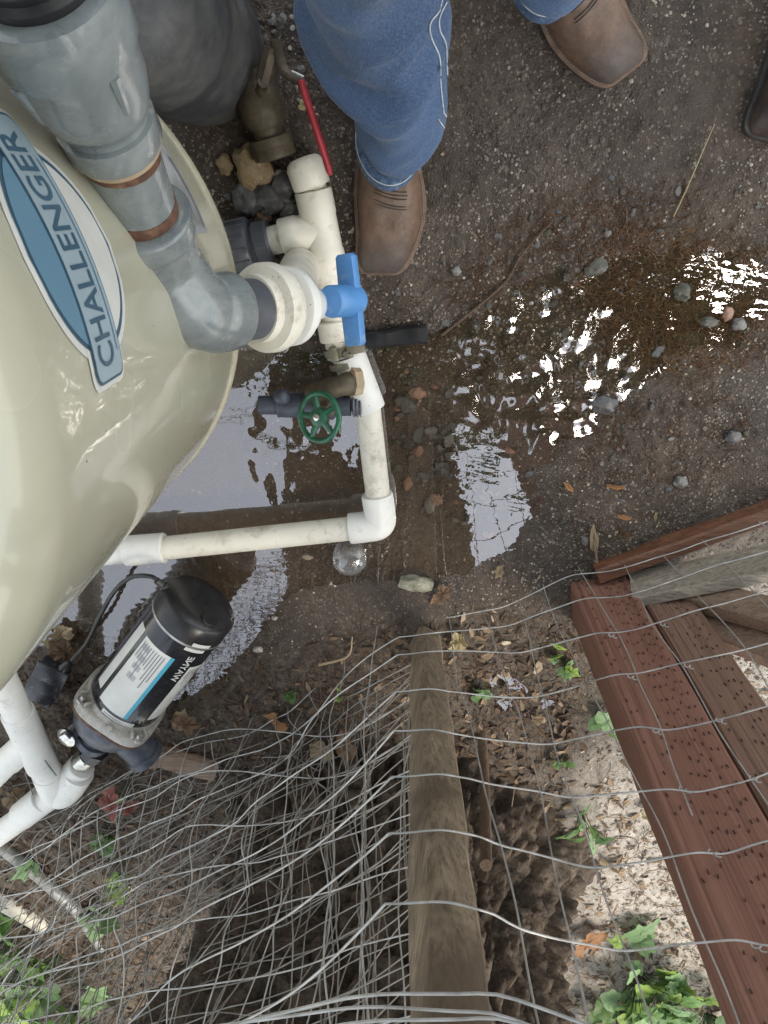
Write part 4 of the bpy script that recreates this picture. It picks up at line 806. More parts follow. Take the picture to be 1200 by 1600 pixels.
for (lgp, rr, s0) in ((LP1, LR1, 0), (LP2, LR2, 0)):
    a0 = unit(lgp[3]-lgp[0]); hm = obj('hem', lathe([(-.006, rr[0]*.95), (-.0065, rr[0]+.0065), (.000, rr[0]+.0085), (.015, rr[0]+.0080), (.018, rr[0]+.003)], lgp[0]+a0*.001, a0, 56, (1, 0, 0), 1.5), MT['denim_hem'], jeans, 60)
    x_, y_, _ = frame(a0, (1, 0, 0)); ring = [lgp[0]+a0*.0138+(rr[0]+.0084)*(math.cos(t)*x_+1.5*math.sin(t)*y_) for t in np.linspace(0, 2*math.pi, 60)]; obj('hem_thread', tube(ring, .0008, 5), MT['thread'], hm)
def sew(pxs, r=.0009):
    P = [hit(*p) for p in pxs]; P = [p for p in P if p is not None]
    return tube(catmull(P, 3), r, 5) if len(P) > 2 else None
def dense(pts, n=6):
    c = catmull([(p[0], p[1], 0) for p in pts], n); return [(p[0], p[1]) for p in c]
for pts in ([(690, 0), (685, 18), (672, 36), (673, 58), (686, 90), (688, 130), (691, 160), (693, 178)], [(697, 4), (686, 28), (687, 48), (696, 70), (698, 110), (702, 145), (704, 164)], [(684, 186), (691, 196), (699, 207)], [(694, 178), (700, 186), (705, 193)]):
    m = sew(dense(pts))
    if m: obj('seam_stitching', m, MT['thread'], jeans)
# second person's boot at the right edge
p2 = thing('person', 'another person seen only by a dark boot at the right picture edge', 'person', at(1225, 130, 0))
boot(at(1196, 224, 0), A(.22, .97, 0), mirror=1, shaft=.2, scale=1.0, mats=('dark_leather', 'sole', 'sole'), par=p2)
# ------------------------------------------------------------------ fence posts and gate
def wob(m, amp, s, off=0):
    v, f = m; v = np.asarray(v); n = np.stack([pn(v*s+off), pn(v*s+off+11), pn(v*s+off+23)], 1); return v+n*amp, f
def gridbeam(p, q, w, h, up, n=26, bev=.004):       # board with enough rings to bow and wear
    p, q = np.array(p), np.array(q); a = unit(q-p); z = unit(np.array(up)-a*np.dot(up, a)); y = np.cross(z, a); V = []; F = []
    sec = [(-w/2+bev, -h/2), (w/2-bev, -h/2), (w/2, -h/2+bev), (w/2, h/2-bev), (w/2-bev, h/2), (-w/2+bev, h/2), (-w/2, h/2-bev), (-w/2, -h/2+bev)]; m = len(sec)
    for i in range(n+1):
        c = p+(q-p)*i/n
        for (u, v) in sec: V.append(c+y*u+z*v)
    for i in range(n):
        for j in range(m): k = i*m+j; F.append((k, i*m+(j+1) % m, (i+1)*m+(j+1) % m, k+m))
    F.append(tuple(range(m-1, -1, -1))); F.append(tuple(n*m+j for j in range(m))); return np.array(V), F
sp0, sp1 = at(664, 985, -.05), atd(703, 1600, .53); sp1 = sp1+(sp1-sp0)*.06
stake = obj('fence_stake', wob(gridbeam(sp0, sp1, .047, .052, A(.42, .9, 0), 40, .007), .003, 14), MT['post_wood'], None, 50, base=sp0); tag(stake, 'weathered square wooden stake in the middle of the wire fence', 'post')
stick_ = obj('thin_stake', wob(tube([at(752, 1120, -.02), at(758, 1240, .12), atd(760, 1352, 1.16)], [.0095, .010, .0098], 12), .002, 18), MT['stick'], None, 50); tag(stick_, 'thin brown stick standing right of the weathered stake', 'stake')
# brown gate post: two treated members side by side
gp = thing('gate_post', 'red brown treated double post with incised slits beside the gate', 'post', at(940, 905, 0))
def vpost(b0, b1, depth, h, name, mat, top=None):      # face between two foot points, standing upright
    b0, b1 = np.array(b0), np.array(b1); fx = unit((b1-b0)*A(1, 1, 0)); fn = A(fx[1], -fx[0], 0); fn = fn if fn[1] > 0 else -fn
    w = np.linalg.norm((b1-b0)[:2]); c = (b0+b1)/2-fn*depth/2; pth = gridbeam(c+A(0, 0, -.03), c+A(0, 0, h), w, depth, fn, 30, .004)
    return obj(name, wob(pth, .0015, 9), MT[mat], gp, 30), fx, fn, (b0+b1)/2, w
pA, fxA, fnA, cA, wA = vpost(at(888, 905, 0), at(978, 893, 0), .09, 1.02, 'post', 'red_wood')
pB, fxB, fnB, cB, wB = vpost(at(986, 893, 0)-fnA*.012, at(1054, 884, 0)-fnA*.012, .085, 1.02, 'post', 'brown_wood')
def slits(par, c, fx, fn, w, h0, h1, name):
    ms_ = []; col = 0; u = -w/2+.012
    while u < w/2-.010:
        z = h0+(col*.0112 % .030)
        while z < h1:
            ms_.append(beam(c+fx*(u+random.gauss(0, .0008))+A(0, 0, z)+fn*.0012, c+fx*u+A(0, 0, z+random.uniform(.0035, .0065))+fn*.0012, random.uniform(.0005, .0009), .0020, fn, 0)) if u > 0 or random.random() < .4 else None; z += .030+random.gauss(0, .002)
        col += 1; u += .0078
    o = obj(name, join(*ms_), MT['slit'], par, 0); o['kind'] = 'stuff'; return o
slits(pA, cA, fxA, fnA, wA, .01, 1.0, 'incised_slits'); slits(pB, cB, fxB, fnB, wB, .01, 1.0, 'incised_slits')
# gate: low rail, grey plank, braces
gate = thing('gate', 'low wooden gate frame with wet red rail and grey planks at the right edge', 'gate', at(1100, 850, 0))
g0, g1 = at(930, 893, 0), at(1290, 772, 0); gd = unit((g1-g0)*A(1, 1, 0)); gn = A(-gd[1], gd[0], 0)
def gat(px, py): return atplane(px, py, g0-gn*.02, gn)
obj('bottom_rail', wob(gridbeam(at(930, 893, .018), at(1330, 752, .018), .032, .05, (0, 0, 1), 24, .004), .0015, 12), MT['wet_red'], gate, 30)
def gboard(p, q_, w, t, name, mat, back): 
    p, q_ = gat(*p)-gn*back, gat(*q_)-gn*back; a = unit(q_-p); obj(name, wob(gridbeam(p, q_, t, w, np.cross(gn, a), 20, .003), .0015, 10), MT[mat], gate, 30)
gboard((985, 915), (1330, 845), .088, .024, 'plank', 'grey_plank', .010)
gboard((1030, 888), (1330, 962), .06, .03, 'brace', 'brace_wood', .040)
gboard((1000, 893), (1330, 1003), .06, .026, 'plank', 'brace_wood', .075)
wet_bar = obj('wet_timber', wob(gridbeam(at(560, 534, .001), at(668, 520, .001), .030, .020, (0, 0, 1), 14, .004), .003, 30), MT['black_plastic'], None, 30); tag(wet_bar, 'short black wet timber lying across the mud beside the clamp', 'timber')
# ------------------------------------------------------------------ wire fence
fence = thing('wire_fence', 'galvanised wire mesh fence stretched between the stake and gate post', 'fence', at(780, 960, 0))
FD = at(690, 965)[1]
wires = []
def wire(P, r, name='wire', par=None, mat='wire', seg=6): return obj(name, tube(P, r, seg), MT[mat], par or fence, 0)
hz = [(965, 962, 905), (1016, 1010, 985), (1075, 1068, 1042), (1140, 1135, 1105), (1214, 1210, 1182), (1305, 1304, 1290), (1413, 1420, 1440)]
def fy(x):                                          # the fence line bows towards the gate post
    return np.interp(x, [-.2, .0, .06, .18, .30, .36, .82, 1.2], [-.775, -.765, -.755, -.735, -.655, -.640, -.475, -.34])
def fyz(x, z):
    x = np.asarray(x, float); c = stake_at(z); return fy(x)+(c[..., 1]+.036-fy(.03))*np.clip(np.where(x > .03, 1-(x-.03)/.30, 1.0), 0, 1)
HEND = {}
def proj(p): c = CM.T@(np.array(p)-CP); return 600+FPX*c[0]/-c[2], 800-FPX*c[1]/-c[2]
def stake_z(py): zz_ = np.linspace(0, 1.0, 400); c = stake_at(zz_); return float(np.interp(py, [proj(q_+A(0, .038, 0))[1] for q_ in c], zz_))
def stake_at(z): f = ((np.asarray(z)-sp0[2])/(sp1[2]-sp0[2]))[..., None]; return sp0+(sp1-sp0)*f
zs = [stake_z(v) for v in (968, 992, 1022, 1080, 1140, 1210, 1300, 1412)]; zg = [atplane(1000, v, (0, -.645, 0), (0, 1, 0))[2] for v in (899, 937, 990, 1055, 1140, 1230, 1328, 1472)]
for k, z in enumerate(zs):
    z = np.interp(np.linspace(-.02, 1.05, 84), [.06, .36], [z, max(zg[k], .01)])
    xs2 = np.linspace(-.02, 1.05, 84); zz = z+.004*np.sin(xs2*17+k*1.7)+.010*np.interp(xs2, [0, .06, .17, .33, .5], [0, .0, -.8, .3, 0])+.004*pn(np.stack([xs2*14, xs2*0+k*3.1, xs2*0], 1))
    P = np.stack([xs2, fyz(xs2, zz)+.003*pn(np.stack([xs2*9, xs2*0+k*5.3+20, xs2*0], 1))+.004, zz], 1)
    sc_ = stake_at(zz); st_ = np.abs(xs2-sc_[:, 0]) < .045; P[st_, 1] = np.maximum(P[st_, 1], (sc_[:, 1]+.040-.25*np.abs(xs2-sc_[:, 0]))[st_])
    P[:, 1] = np.convolve(np.pad(P[:, 1], 1, 'edge'), [.25, .5, .25], 'valid'); HEND[k] = P[0].copy()
    wire(catmull(P, 2), .0011)
for x0 in (.085, .145, .20, .262, .318, .395, .46):
    z2 = np.linspace(-.02, min(.62, zs[-1]+.12) if x0 > .3 else zs[-1]+.12, 40); bowx = .010*np.sin(z2*5+x0*40)+.006*pn(np.stack([z2*7, z2*0+x0*30, z2*0], 1)); xx = x0+bowx
    wire(catmull(np.stack([xx, fyz(xx, z2)+.0015+.004*np.sin(z2*11+x0*9)-.0005, z2], 1), 2), .00095)
kn = []
for z in zg[2:8]:
    for x0 in (.318, .395):
        c = A(x0, fyz(x0, z)+.004, z+.004); 
        kn.append(tube([c+A(.0021*math.cos(t)+.0009*t-.005, .0021*math.sin(t), .0006*t) for t in np.linspace(0, 12, 30)], .0008, 5))
for m in kn: obj('wire_knot', m, MT['wire'], fence, 0)
for k, z in enumerate(()):                # the mesh carries on along the gate
    P = [A(.40, fy(.40)+.003, z*1.05), gat(1120, 900)-gn*.0+A(0, 0, z*.5), g0+gd*.55+gn*.02+A(0, 0, z+.02*k)]; wire(catmull([A(.36, fy(.36)+.006, z+.02), g0+gd*.16+gn*.005+A(0, 0, z+.03), g0+gd*.34+gn*.012+A(0, 0, z+.045), g0+gd*.62+gn*.01+A(0, 0, z+.07)], 6), .0014)
for s in (.19, .29, .39, .50): wire(catmull([g0+gd*s+gn*.018+A(0, 0, .03), g0+gd*(s+.012)+gn*.012+A(0, 0, .2), g0+gd*(s+.02)+gn*.014+A(0, 0, .5)], 6), .0011)
zt = stake_z(1588)
for k in range(3): 
    xs2 = np.linspace(-.75, .30, 44); wire(catmull(np.stack([xs2, stake_at(zt)[1]+.045+.012*k-.30*np.clip(-xs2-.03, 0, 1)+.0*xs2+.004*np.sin(xs2*9+k), zt+.008*k+.01*np.sin(xs2*6+k*2)+.35*np.clip(xs2-.06, 0, 1)], 1), 2), .0012)
# crumpled mesh heaped left of the stake, layer behind layer
LAY = [  # start x,y  end x,y  lean, lift, seed
    (-.02, -.750, -1.05, -1.40, .00, .00, 1), (.04, -.83, -1.00, -1.52, .04, .03, 2), (.045, -.835, -1.05, -1.37, -.02, -.02, 3), (.04, -.84, -.95, -1.60, .06, .05, 4), (.045, -.83, -1.05, -1.46, .07, -.02, 5), (.04, -.84, -1.0, -1.44, .03, .06, 6), (.04, -.835, -.92, -1.56, -.02, .02, 8)]
for li, (x0, y0, x1, y1, lean, lift, sd) in enumerate(LAY):
    roll = thing('crumpled_wire_mesh', ['slack mesh sheet nearest the camera in the wire heap left of the stake', 'second sheet of the crumpled wire mesh heap left of the stake', 'lowest sheet of the wire heap, reaching towards the pump', 'rearmost mesh sheet of the wire heap, lying against the trunk', 'twisted middle sheet of mesh buried in the wire heap', 'thin bright mesh sheet just behind the front of the wire heap', 'thin dull mesh sheet deep in the wire heap beside the trunk'][li], 'wire mesh', (x0+(x1-x0)*.5, y0+(y1-y0)*.5, 0), 'crumpled wire mesh sheets left of the stake')
    dirx = A(x1-x0, y1-y0, 0); n_ = unit(A(-dirx[1], dirx[0], 0)); n_ = n_ if n_[1] > 0 else -n_
    def S(u, z):
        u = np.asarray(u, float); z = np.asarray(z, float); u, z = np.broadcast_arrays(u, z)
        p = np.stack([u*2.1, z*2.6, np.full(u.shape, sd*7.7)], -1).reshape(-1, 3); b = pn(p).reshape(u.shape); p2 = np.stack([u*6.5, z*6, np.full(u.shape, sd*3.1+50)], -1).reshape(-1, 3); b2 = pn(p2).reshape(u.shape); b3 = pn(p2*2.3+9).reshape(u.shape)
        w_ = np.clip(u*4, 0, 1)
        off = (b*.10-.02+b2*.026+b3*.006)*w_ - lean*z*1.6*w_
        P = A(x0, y0, 0)+u[..., None]*dirx + off[..., None]*n_; P[..., 2] = np.maximum(z+lift*u+(pn(p+30).reshape(u.shape)*.10+b2*.03)*w_-.10*u*(li == 2), .004); P[..., 0] += (pn(p2+77).reshape(u.shape)*.03)*w_ - .12*lean*10*z*u*.3; return P
    uu = np.linspace(0, 1, 60); mt_ = 'wire' if li in (0, 2) else 'old_wire'
    for k in range(9):
        z = .03+k*.098+(.03 if li % 2 else 0); P = S(uu, np.full(60, z))
        if li == 0:
            if k > 7: continue
            P = S(uu, np.full(60, zs[k])); P += (HEND[k]-P[0])*(np.clip(1-uu*2.6, 0, 1)**1.5)[:, None]
        wire(catmull(P, 2), [.0012, .0011, .0011, .0010, .0010, .0009, .0009][li], 'wire', roll, mt_)
    for k in range(15):
        u0 = .03+k*.066+random.gauss(0, .006); zz = np.linspace(-.01, .84, 34); wire(catmull(S(u0+.02*np.sin(zz*4+k)+.05*(zz-.4)*((li*7) % 3-1)*.6, zz), 2), .0010, 'wire', roll, mt_)
tg = thing('tangled_wire', 'loose tangled wire ends in the heap beside the pump pipe', 'wire', on(130, 1290))
for k in range(26):
    p = on(random.uniform(20, 420), random.uniform(1180, 1420), .02); P = [p]; a = random.uniform(0, 6.28); 
    for i in range(8): a += random.gauss(0, .9); p = p+A(.035*math.cos(a), .035*math.sin(a), random.gauss(0.004, .012)); p[2] = max(p[2], gz(p[0], p[1])+.003); P.append(p)
    wire(catmull(P, 4), .0012, 'wire', tg, 'old_wire', 5)
for (a, b) in (((560, 1090, .42), (585, 1140, .40)), ((480, 1210, .44), (520, 1240, .42)), ((420, 1375, .52), (460, 1400, .5))):
    o = obj('wire_tie', tube(catmull([at(*a), (at(*a)+at(*b))/2+A(0, .01, .01), at(*b)], 5), .0014, 5), MT['dark_wire'], tg, 0)
# ------------------------------------------------------------------ stones
def rockmesh(seed, sub=3, amp=.32, s=1.6):
    bm = bmesh.new(); bmesh.ops.create_icosphere(bm, subdivisions=sub, radius=1); v, f = bm_out(bm)
    n = pn(v*s*.8+seed*7.3)*amp+pn(v*s*2.3+seed*3.1)*amp*.35; q_ = np.round(v*2.2)/2.2*.25+v*.75; return q_*(1+n)[:, None], f
RM = [rockmesh(k, 3, .34) for k in range(8)]
def rock(px, py, sx, sy, sz, mat, label, cat='stone', seed=0, rz=0, sink=.35, name='stone', group=None):
    p = on(px, py); v, f = RM[seed % 8]; m = xf((v*A(sx, sy, sz), f), p+A(0, 0, sz*(1-sink*1.6)), rotz(rz)); o = obj(name, m, MT[mat], None, 35); return tag(o, label, cat, group)
rock(400, 262, .027, .032, .022, 'tan_rock', 'tan brown stone lying below the muddy brass valve', seed=1, rz=.3)
rock(355, 258, .012, .014, .010, 'tan_rock', 'small brown stone left of the tan stone', seed=2)
rock(388, 312, .020, .028, .018, 'dark_rock', 'dark purple grey stone leftmost of the stones above the union', seed=3, rz=.2)
rock(424, 311, .027, .022, .017, 'dark_rock', 'dark angular stone in the middle of the stones above the union', seed=4, rz=.6)
rock(449, 292, .025, .019, .016, 'dark_rock', 'slanted dark stone touching the pipe cap', seed=5, rz=.7)
rock(441, 276, .017, .011, .011, 'grey_rock', 'pale grey flat stone above the dark stones', seed=6)
rock(413, 337, .014, .010, .009, 'pink_rock', 'small pinkish stone above the black union', seed=7)
rock(455, 329, .014, .013, .011, 'grey_rock', 'round grey stone pressed against the white tee', seed=0)
rock(449, 313, .014, .009, .009, 'dark_rock', 'small dark stone between the slanted stone and round grey stone', seed=2)
rock(648, 912, .033, .017, .016, 'mossy_rock', 'mossy yellow green rock above the weathered stake', seed=3, rz=-.1)
rock(1070, 458, .016, .014, .009, 'olive_rock', 'greenish round stone in the brown seep', seed=4); rock(1141, 493, .011, .013, .011, 'pink_rock', 'pink stone at the right of the brown seep', seed=5); rock(1112, 505, .018, .010, .008, 'olive_rock', 'flat olive stone left of the pink stone', seed=6); rock(1158, 508, .011, .010, .008, 'grey_rock', 'small grey stone right of the pink stone', seed=1)
rock(712, 422, .008, .007, .006, 'grey_rock', 'pale pebble on the mud right of the near boot', seed=2); rock(932, 420, .019, .014, .008, 'olive_rock', 'flat wet brown stone at the top of the riffle', seed=3, rz=.4); rock(945, 635, .022, .015, .012, 'dark_rock', 'glossy dark stone at the foot of the riffle', seed=4)
rock(1140, 680, .015, .013, .010, 'dark_rock', 'dark green stone at the right below the seep', seed=5); rock(653, 620, .014, .012, .010, 'pink_rock', 'reddish stone just right of the pipe tee', seed=6); rock(1060, 748, .012, .011, .008, 'grey_rock', 'grey stone on the mud above the gate rail', seed=7)
PM = [mesh_of('pebble', (rockmesh(20+k, 2, .35)[0], rockmesh(20+k, 2, .35)[1]), MT[m], 35) for k, m in enumerate(('dark_rock', 'olive_rock', 'grey_rock', 'olive_rock', 'dark_rock', 'pink_rock', 'pale_rock', 'olive_rock'))]
def pebbles(n, pts, s0, s1, pick=None):
    poly = gpoly(pts); xs_ = [p[0] for p in poly]; ys_ = [p[1] for p in poly]; k = 0
    while k < n:
        x, y = random.uniform(min(xs_), max(xs_)), random.uniform(min(ys_), max(ys_))
        if not inpoly(np.array([x]), np.array([y]), poly)[0]: continue
        s = s0*(s1/s0)**(random.random()**1.7); inst('pebble', random.choice(PM if pick is None else [PM[i] for i in pick]), ground, (x, y, gz(x, y)+s*.12), rmat(random.gauss(0, .3), random.gauss(0, .3), random.uniform(0, 6.28)), (s, s*random.uniform(.6, .95), s*random.uniform(.4, .65))); k += 1
pebbles(120, [(590, 570), (700, 590), (740, 690), (830, 720), (840, 790), (760, 850), (640, 800), (600, 720)], .004, .016, [0, 1, 2, 3, 4, 7, 5, 2])
pebbles(60, [(690, 500), (800, 430), (920, 400), (1060, 520), (1050, 660), (880, 680), (760, 640)], .003, .010, [0, 1, 4, 7])
pebbles(70, [(560, 460), (700, 400), (900, 260), (1180, 250), (1190, 330), (900, 390), (700, 500)], .002, .007, [0, 1, 2, 3, 4])
pebbles(45, [(1000, 660), (1190, 640), (1190, 800), (960, 850), (860, 860), (880, 720)], .0025, .009, [0, 1, 2, 3, 4])
pebbles(30, [(350, 280), (480, 260), (520, 420), (580, 520), (540, 540), (380, 420)], .004, .012, [0, 2, 4]); pebbles(20, [(420, 30), (460, 20), (520, 180), (470, 220)], .003, .007, [2, 6])
# ------------------------------------------------------------------ leaves and plants
def leafmesh(kind, seed=0):
    if kind == 'ivy': ol = [(0, -.42), (.22, -.5), (.5, -.28), (.42, -.02), (.56, .2), (.28, .26), (.12, .52), (0, .72), (-.12, .52), (-.28, .26), (-.56, .2), (-.42, -.02), (-.5, -.28), (-.22, -.5)]
    elif kind == 'heart': ol = [(0, -.4), (.2, -.5), (.42, -.42), (.5, -.15), (.42, .15), (.2, .42), (0, .62), (-.2, .42), (-.42, .15), (-.5, -.15), (-.42, -.42), (-.2, -.5)]
    elif kind == 'torn': ol = [(0, -.6), (.22, -.5), (.34, -.25), (.28, -.1), (.42, .1), (.36, .32), (.16, .4), (.04, .66), (-.12, .42), (-.36, .4), (-.40, .12), (-.26, -.08), (-.36, -.28), (-.2, -.52)]
    else: ol = [(0, -.6), (.13, -.4), (.2, -.1), (.18, .15), (.1, .42), (0, .65), (-.1, .42), (-.18, .15), (-.2, -.1), (-.13, -.4)]
    r = np.random.default_rng(seed); V = []; F = []; ol = np.array(ol)*(1+r.normal(size=(len(ol), 1))*.08); ol = catmull([(*p, 0) for p in ol]+[(*ol[0], 0)], 3)[:-1, :2]; m = len(ol)
    for k, q_ in enumerate((1., .78, .5, .06)):
        for p in ol*q_:
            d = math.hypot(*p); V.append((p[0], p[1], .34*abs(p[0])**.8*.6-.30*d*d+.03*math.sin(9*math.atan2(p[1], p[0]))*d+(r.normal()*.03+.16*math.sin(5*p[0]+seed)*p[1]+.12*math.sin(7*p[1]+seed*2)*abs(p[0])*2 if kind == 'torn' else r.normal()*.015)+(.25*p[1]**2 if kind == 'torn' else 0)))
    for k in range(3):
        for j in range(m): F.append((k*m+j, k*m+(j+1) % m, (k+1)*m+(j+1) % m, (k+1)*m+j))
    F.append(tuple(3*m+j for j in range(m))); return V, F
LM = {}
def leafdata(kind, mat):
    if (kind, mat) not in LM: LM[(kind, mat)] = [mesh_of('leaf', leafmesh(kind, s), MT[mat], 60) for s in (1, 2, 3)]
    return random.choice(LM[(kind, mat)])
def one_leaf(px, py, s, kind, mat, label, cat='leaf', z=.004, rz=None, tilt=.25, group=None):
    p = on(px, py, z); v, f = leafmesh(kind, int(px)); R3 = np.array(rmat(random.gauss(0, tilt), random.gauss(0, tilt), random.uniform(0, 6.28) if rz is None else rz)); v = (np.array(v)*s)@R3.T+p+A(0, 0, s*.12)
    return tag(obj('leaf', (v, f), MT[mat], None, 60), label, cat, group)
one_leaf(185, 1228, .075, 'torn', 'red_leaf', 'crumpled dark red leaf below the pump', z=.03); one_leaf(212, 1238, .04, 'torn', 'red_leaf', 'small red leaf right of the crumpled red leaf', z=.03)
one_leaf(203, 1218, .022, 'ovate', 'lime_leaf', 'tiny lime green leaf beside the red leaf', z=.05)
one_leaf(910, 1445, .085, 'torn', 'orange_leaf', 'large curled orange leaf on the ground right of the trunk', z=.02); one_leaf(780, 893, .026, 'torn', 'tan_leaf', 'pinkish tan leaf below the rippled sky reflection'); one_leaf(840, 897, .011, 'ovate', 'yellow_leaf', 'tiny pale leaf right of the pinkish tan leaf')
one_leaf(716, 988, .045, 'torn', 'yellow_leaf', 'pale yellow torn leaf beside the top of the weathered stake', z=.02); one_leaf(972, 802, .026, 'ovate', 'orange_leaf', 'orange brown leaf above the gate rail'); one_leaf(1021, 804, .015, 'ovate', 'yellow_leaf', 'small yellow leaf above the gate rail'); one_leaf(925, 838, .045, 'ovate', 'tan_leaf', 'long dry tan leaf pointing at the gate post', rz=.1); one_leaf(968, 826, .03, 'torn', 'brown_leaf', 'crumpled brown leaf above the gate post')
one_leaf(888, 760, .022, 'ovate', 'orange_leaf', 'small amber leaf at the edge of the wet mud', rz=.8); one_leaf(960, 757, .03, 'ovate', 'orange_leaf', 'thin orange sprig on the mud', rz=1.5); one_leaf(476, 165, .016, 'torn', 'yellow_leaf', 'tiny pale curled leaf left of the red lever'); one_leaf(690, 925, .04, 'torn', 'brown_leaf', 'crumpled brown leaf right of the mossy rock', z=.01); one_leaf(677, 935, .02, 'ovate', 'orange_leaf', 'small orange leaf touching the mossy rock')
for k, (px, py, s, m, lb) in enumerate(((95, 990, .05, 'tan_leaf', 'upright pale leaf above the switch box'), (85, 1000, .04, 'yellow_leaf', 'folded yellow leaf left above the switch box'), (105, 1015, .055, 'brown_leaf', 'curled brown leaf between cord and switch box'), (285, 1115, .04, 'tan_leaf', 'tan leaf at the right end of the pump flange'), (295, 1120, .05, 'brown_leaf', 'brown leaf right of the pump flange'), (435, 1115, .045, 'orange_leaf', 'amber leaf under the slack wire'), (540, 1150, .06, 'brown_leaf', 'curled rusty leaf under the wire near the stake'), (505, 1160, .05, 'tan_leaf', 'dull tan leaf deep under the wire heap'), (35, 1230, .05, 'tan_leaf', 'tan leaf between the two white pipes'), (840, 1120, .03, 'tan_leaf', 'pale leaf beside the little puddle'), (950, 1335, .06, 'tan_leaf', 'broad dry leaf on the pale ground'), (1015, 1255, .05, 'yellow_leaf', 'dry straw coloured leaf beside the post'))): one_leaf(px, py, s, 'torn', m, lb, z=.012, tilt=.5)
def plant(px, py, n, spread, size, kind, mats, label, h=.06, z=0, group=None):
    p = on(px, py, z); pt = thing('plant', label, 'plant', p, group); st = []
    for k in range(n):
        a = random.uniform(0, 6.28); d = spread*math.sqrt(random.random()); tp = p+A(d*math.cos(a), d*math.sin(a), h*random.uniform(.35, 1.1)); st.append(tube(catmull([p+A(random.gauss(0, .004), random.gauss(0, .004), -.004), (p+tp)/2+A(0, 0, .01), tp], 3), .0009, 4))
        s = size*random.uniform(.55, 1.15); inst('leaf', leafdata(kind, random.choice(mats)), pt, tp, rmat(random.gauss(.15, .4), random.gauss(0, .4), a-1.57+random.gauss(0, .5)), s)
    obj('stem', join(*st), MT['dark_green_leaf'], pt, 0); return pt
plant(752, 1085, 3, .018, .036, 'heart', ['green_leaf', 'pale_green_leaf'], 'two leaved green seedling right of the weathered stake', .03)
plant(930, 1110, 2, .018, .050, 'heart', ['pale_green_leaf'], 'broad heart shaped pale leaf beside the gate post', .05); plant(962, 1130, 5, .03, .026, 'ivy', ['lime_leaf', 'green_leaf'], 'lime sprig right of the heart shaped leaf', .03)
plant(878, 1025, 5, .025, .028, 'ivy', ['lime_leaf', 'pale_green_leaf'], 'bright green sprig left of the gate post', .03); plant(860, 990, 3, .02, .02, 'ovate', ['lime_leaf'], 'small sprig above the bright green sprig', .03)
plant(905, 1262, 9, .045, .048, 'ovate', ['pale_green_leaf', 'green_leaf'], 'narrow leaved plant at the right side of the trunk', .07); plant(875, 1178, 4, .02, .026, 'heart', ['green_leaf'], 'small round leaved plant above the trunk', .03)
plant(992, 1440, 2, .02, .07, 'ivy', ['pale_green_leaf'], 'single pale ivy leaf on the litter', .03); plant(960, 1448, 2, .02, .035, 'ivy', ['lime_leaf'], 'small lime ivy leaf left of the pale ivy leaf', .03)
k = 0
for (px, py, lb) in ((960, 1560, 'ivy clump at the right foot of the trunk'), (1030, 1530, 'upper middle clump of the ivy at the bottom right'), (1100, 1570, 'rightmost clump of ivy by the gate post foot'), (1040, 1610, 'lowest clump of ivy at the bottom edge right of the trunk'), (990, 1505, 'topmost small clump of the bottom right ivy')):
    plant(px, py, 36, .11, .048, random.choice(['ivy', 'ivy', 'heart']), ['green_leaf', 'pale_green_leaf', 'lime_leaf'], lb, .11, group='ivy at the bottom right')
for (px, py, n, lb) in ((40, 1530, 30, 'ivy clump in the bottom left corner'), (130, 1560, 22, 'ivy clump at the left foot of the trunk'), (20, 1450, 20, 'ivy clump below the half buried white pipe'), (100, 1480, 14, 'ivy clump at the end of the grey pole')):
    plant(px, py, n, .14, .07, 'ivy', ['green_leaf', 'lime_leaf', 'green_leaf', 'pale_green_leaf'], lb, .12, group='ivy at the bottom left')
plant(178, 1300, 6, .03, .04, 'ivy', ['green_leaf', 'lime_leaf'], 'green sprig behind the wire below the red leaf', .05); plant(200, 1355, 5, .03, .04, 'ivy', ['lime_leaf', 'green_leaf'], 'green sprig under the wire right of the grey pole', .05); plant(62, 1335, 3, .02, .045, 'ivy', ['pale_green_leaf'], 'pale green leaf above the grey pole', .03); plant(165, 1410, 4, .03, .05, 'heart', ['pale_green_leaf', 'green_leaf'], 'broad green leaf at the end of the grey pole', .05)
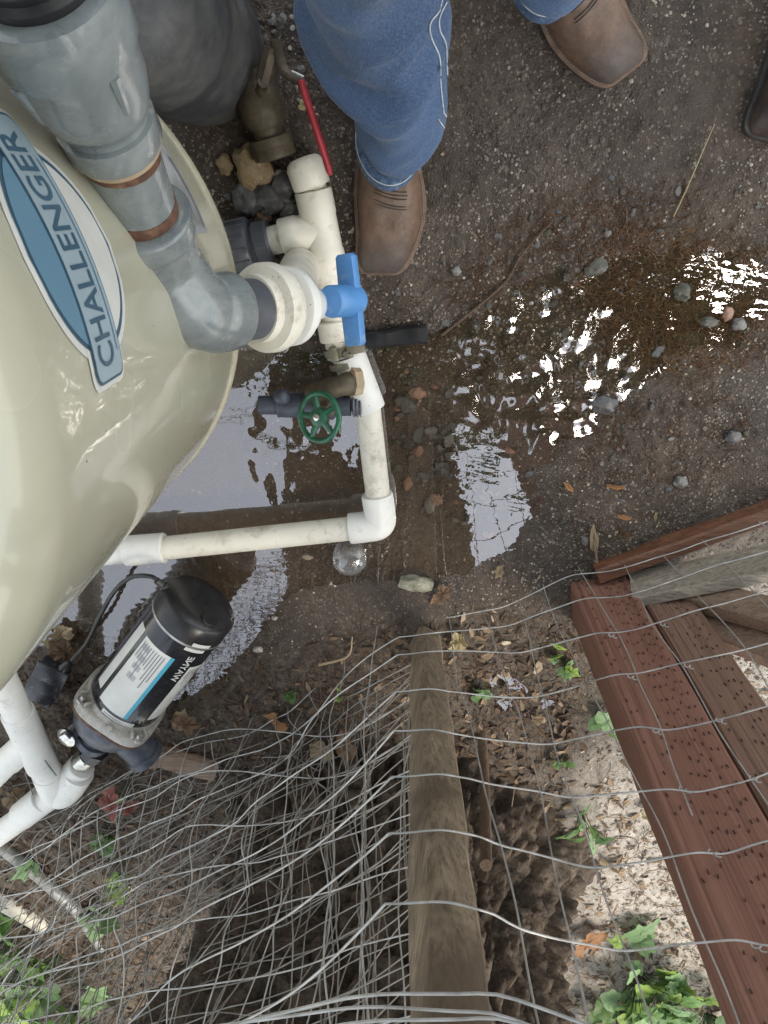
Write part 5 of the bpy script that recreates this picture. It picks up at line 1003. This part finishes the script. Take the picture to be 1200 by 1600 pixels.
plant(462, 1080, 3, .015, .022, 'heart', ['green_leaf'], 'tiny green seedling under the slack wire', .02); plant(535, 1075, 3, .015, .022, 'ovate', ['lime_leaf'], 'tiny lime seedling under the wire near the stake', .02)
# straw, twigs, scraps
def twig(pts, r, mat, label, cat='twig', name='twig', taper=True):
    P = catmull([on(px, py, .004+z) for px, py, z in pts], 6); rr = np.linspace(r, r*.45, len(P)) if taper else r; return tag(obj(name, tube(P, rr, 7), MT[mat], None, 60), label, cat)
twig([(1052, 338, 0), (1070, 290, .004), (1092, 235, .006), (1110, 195, .002)], .0013, 'yellow_leaf', 'long pale straw on the mud above the seep', 'straw', 'straw')
twig([(690, 525, 0), (745, 480, .002), (790, 440, .003), (815, 395, .003), (860, 345, .002)], .003, 'stick', 'dark root running from the riffle up the mud', 'root', 'root')
twig([(540, 1005, .01), (580, 985, .012), (640, 955, .01)], .003, 'bark', 'dead twig left of the stake top'); twig([(500, 1030, .01), (545, 1010, .02), (552, 985, .01)], .003, 'tan_leaf', 'pale broken twig above the slack wire')
twig([(775, 1305, .02), (790, 1240, .05), (800, 1200, .03)], .002, 'brace_wood', 'thin bare twig leaning right of the thin stick'); twig([(930, 880, .0), (927, 855, .004), (922, 830, .004)], .0025, 'tan_leaf', 'dry stalk at the corner of the gate post')
chunk = obj('bark_chunk', wob(gridbeam(on(240, 1170, .01), on(345, 1190, .012), .055, .022, (0, 0, 1), 16, .006), .007, 28), MT['brace_wood'], None, 50); tag(chunk, 'reddish brown rotten wood chunk below the pump', 'wood')
dome = obj('clear_cup', lathe([(-.02, .028), (0, .031), (.012, .0325), (.024, .030), (.032, .023), (.036, .012), (.0365, .003)], at(547, 869, -.012), (0, .05, 1), 40), MT['clear'], None, 60); tag(dome, 'clear plastic cup upturned in the water below the pipe elbow', 'cup')
for (px, py, s) in ((478, 880, .010), (403, 1015, .010), (428, 968, .006)): rock(px, py, s, s*.7, .006, 'pale_rock', {478: 'pale fleck of stone in the water left of the cup', 403: 'pale grey stone right of the pump', 428: 'tiny pale stone above the pale grey stone'}[px], seed=px)
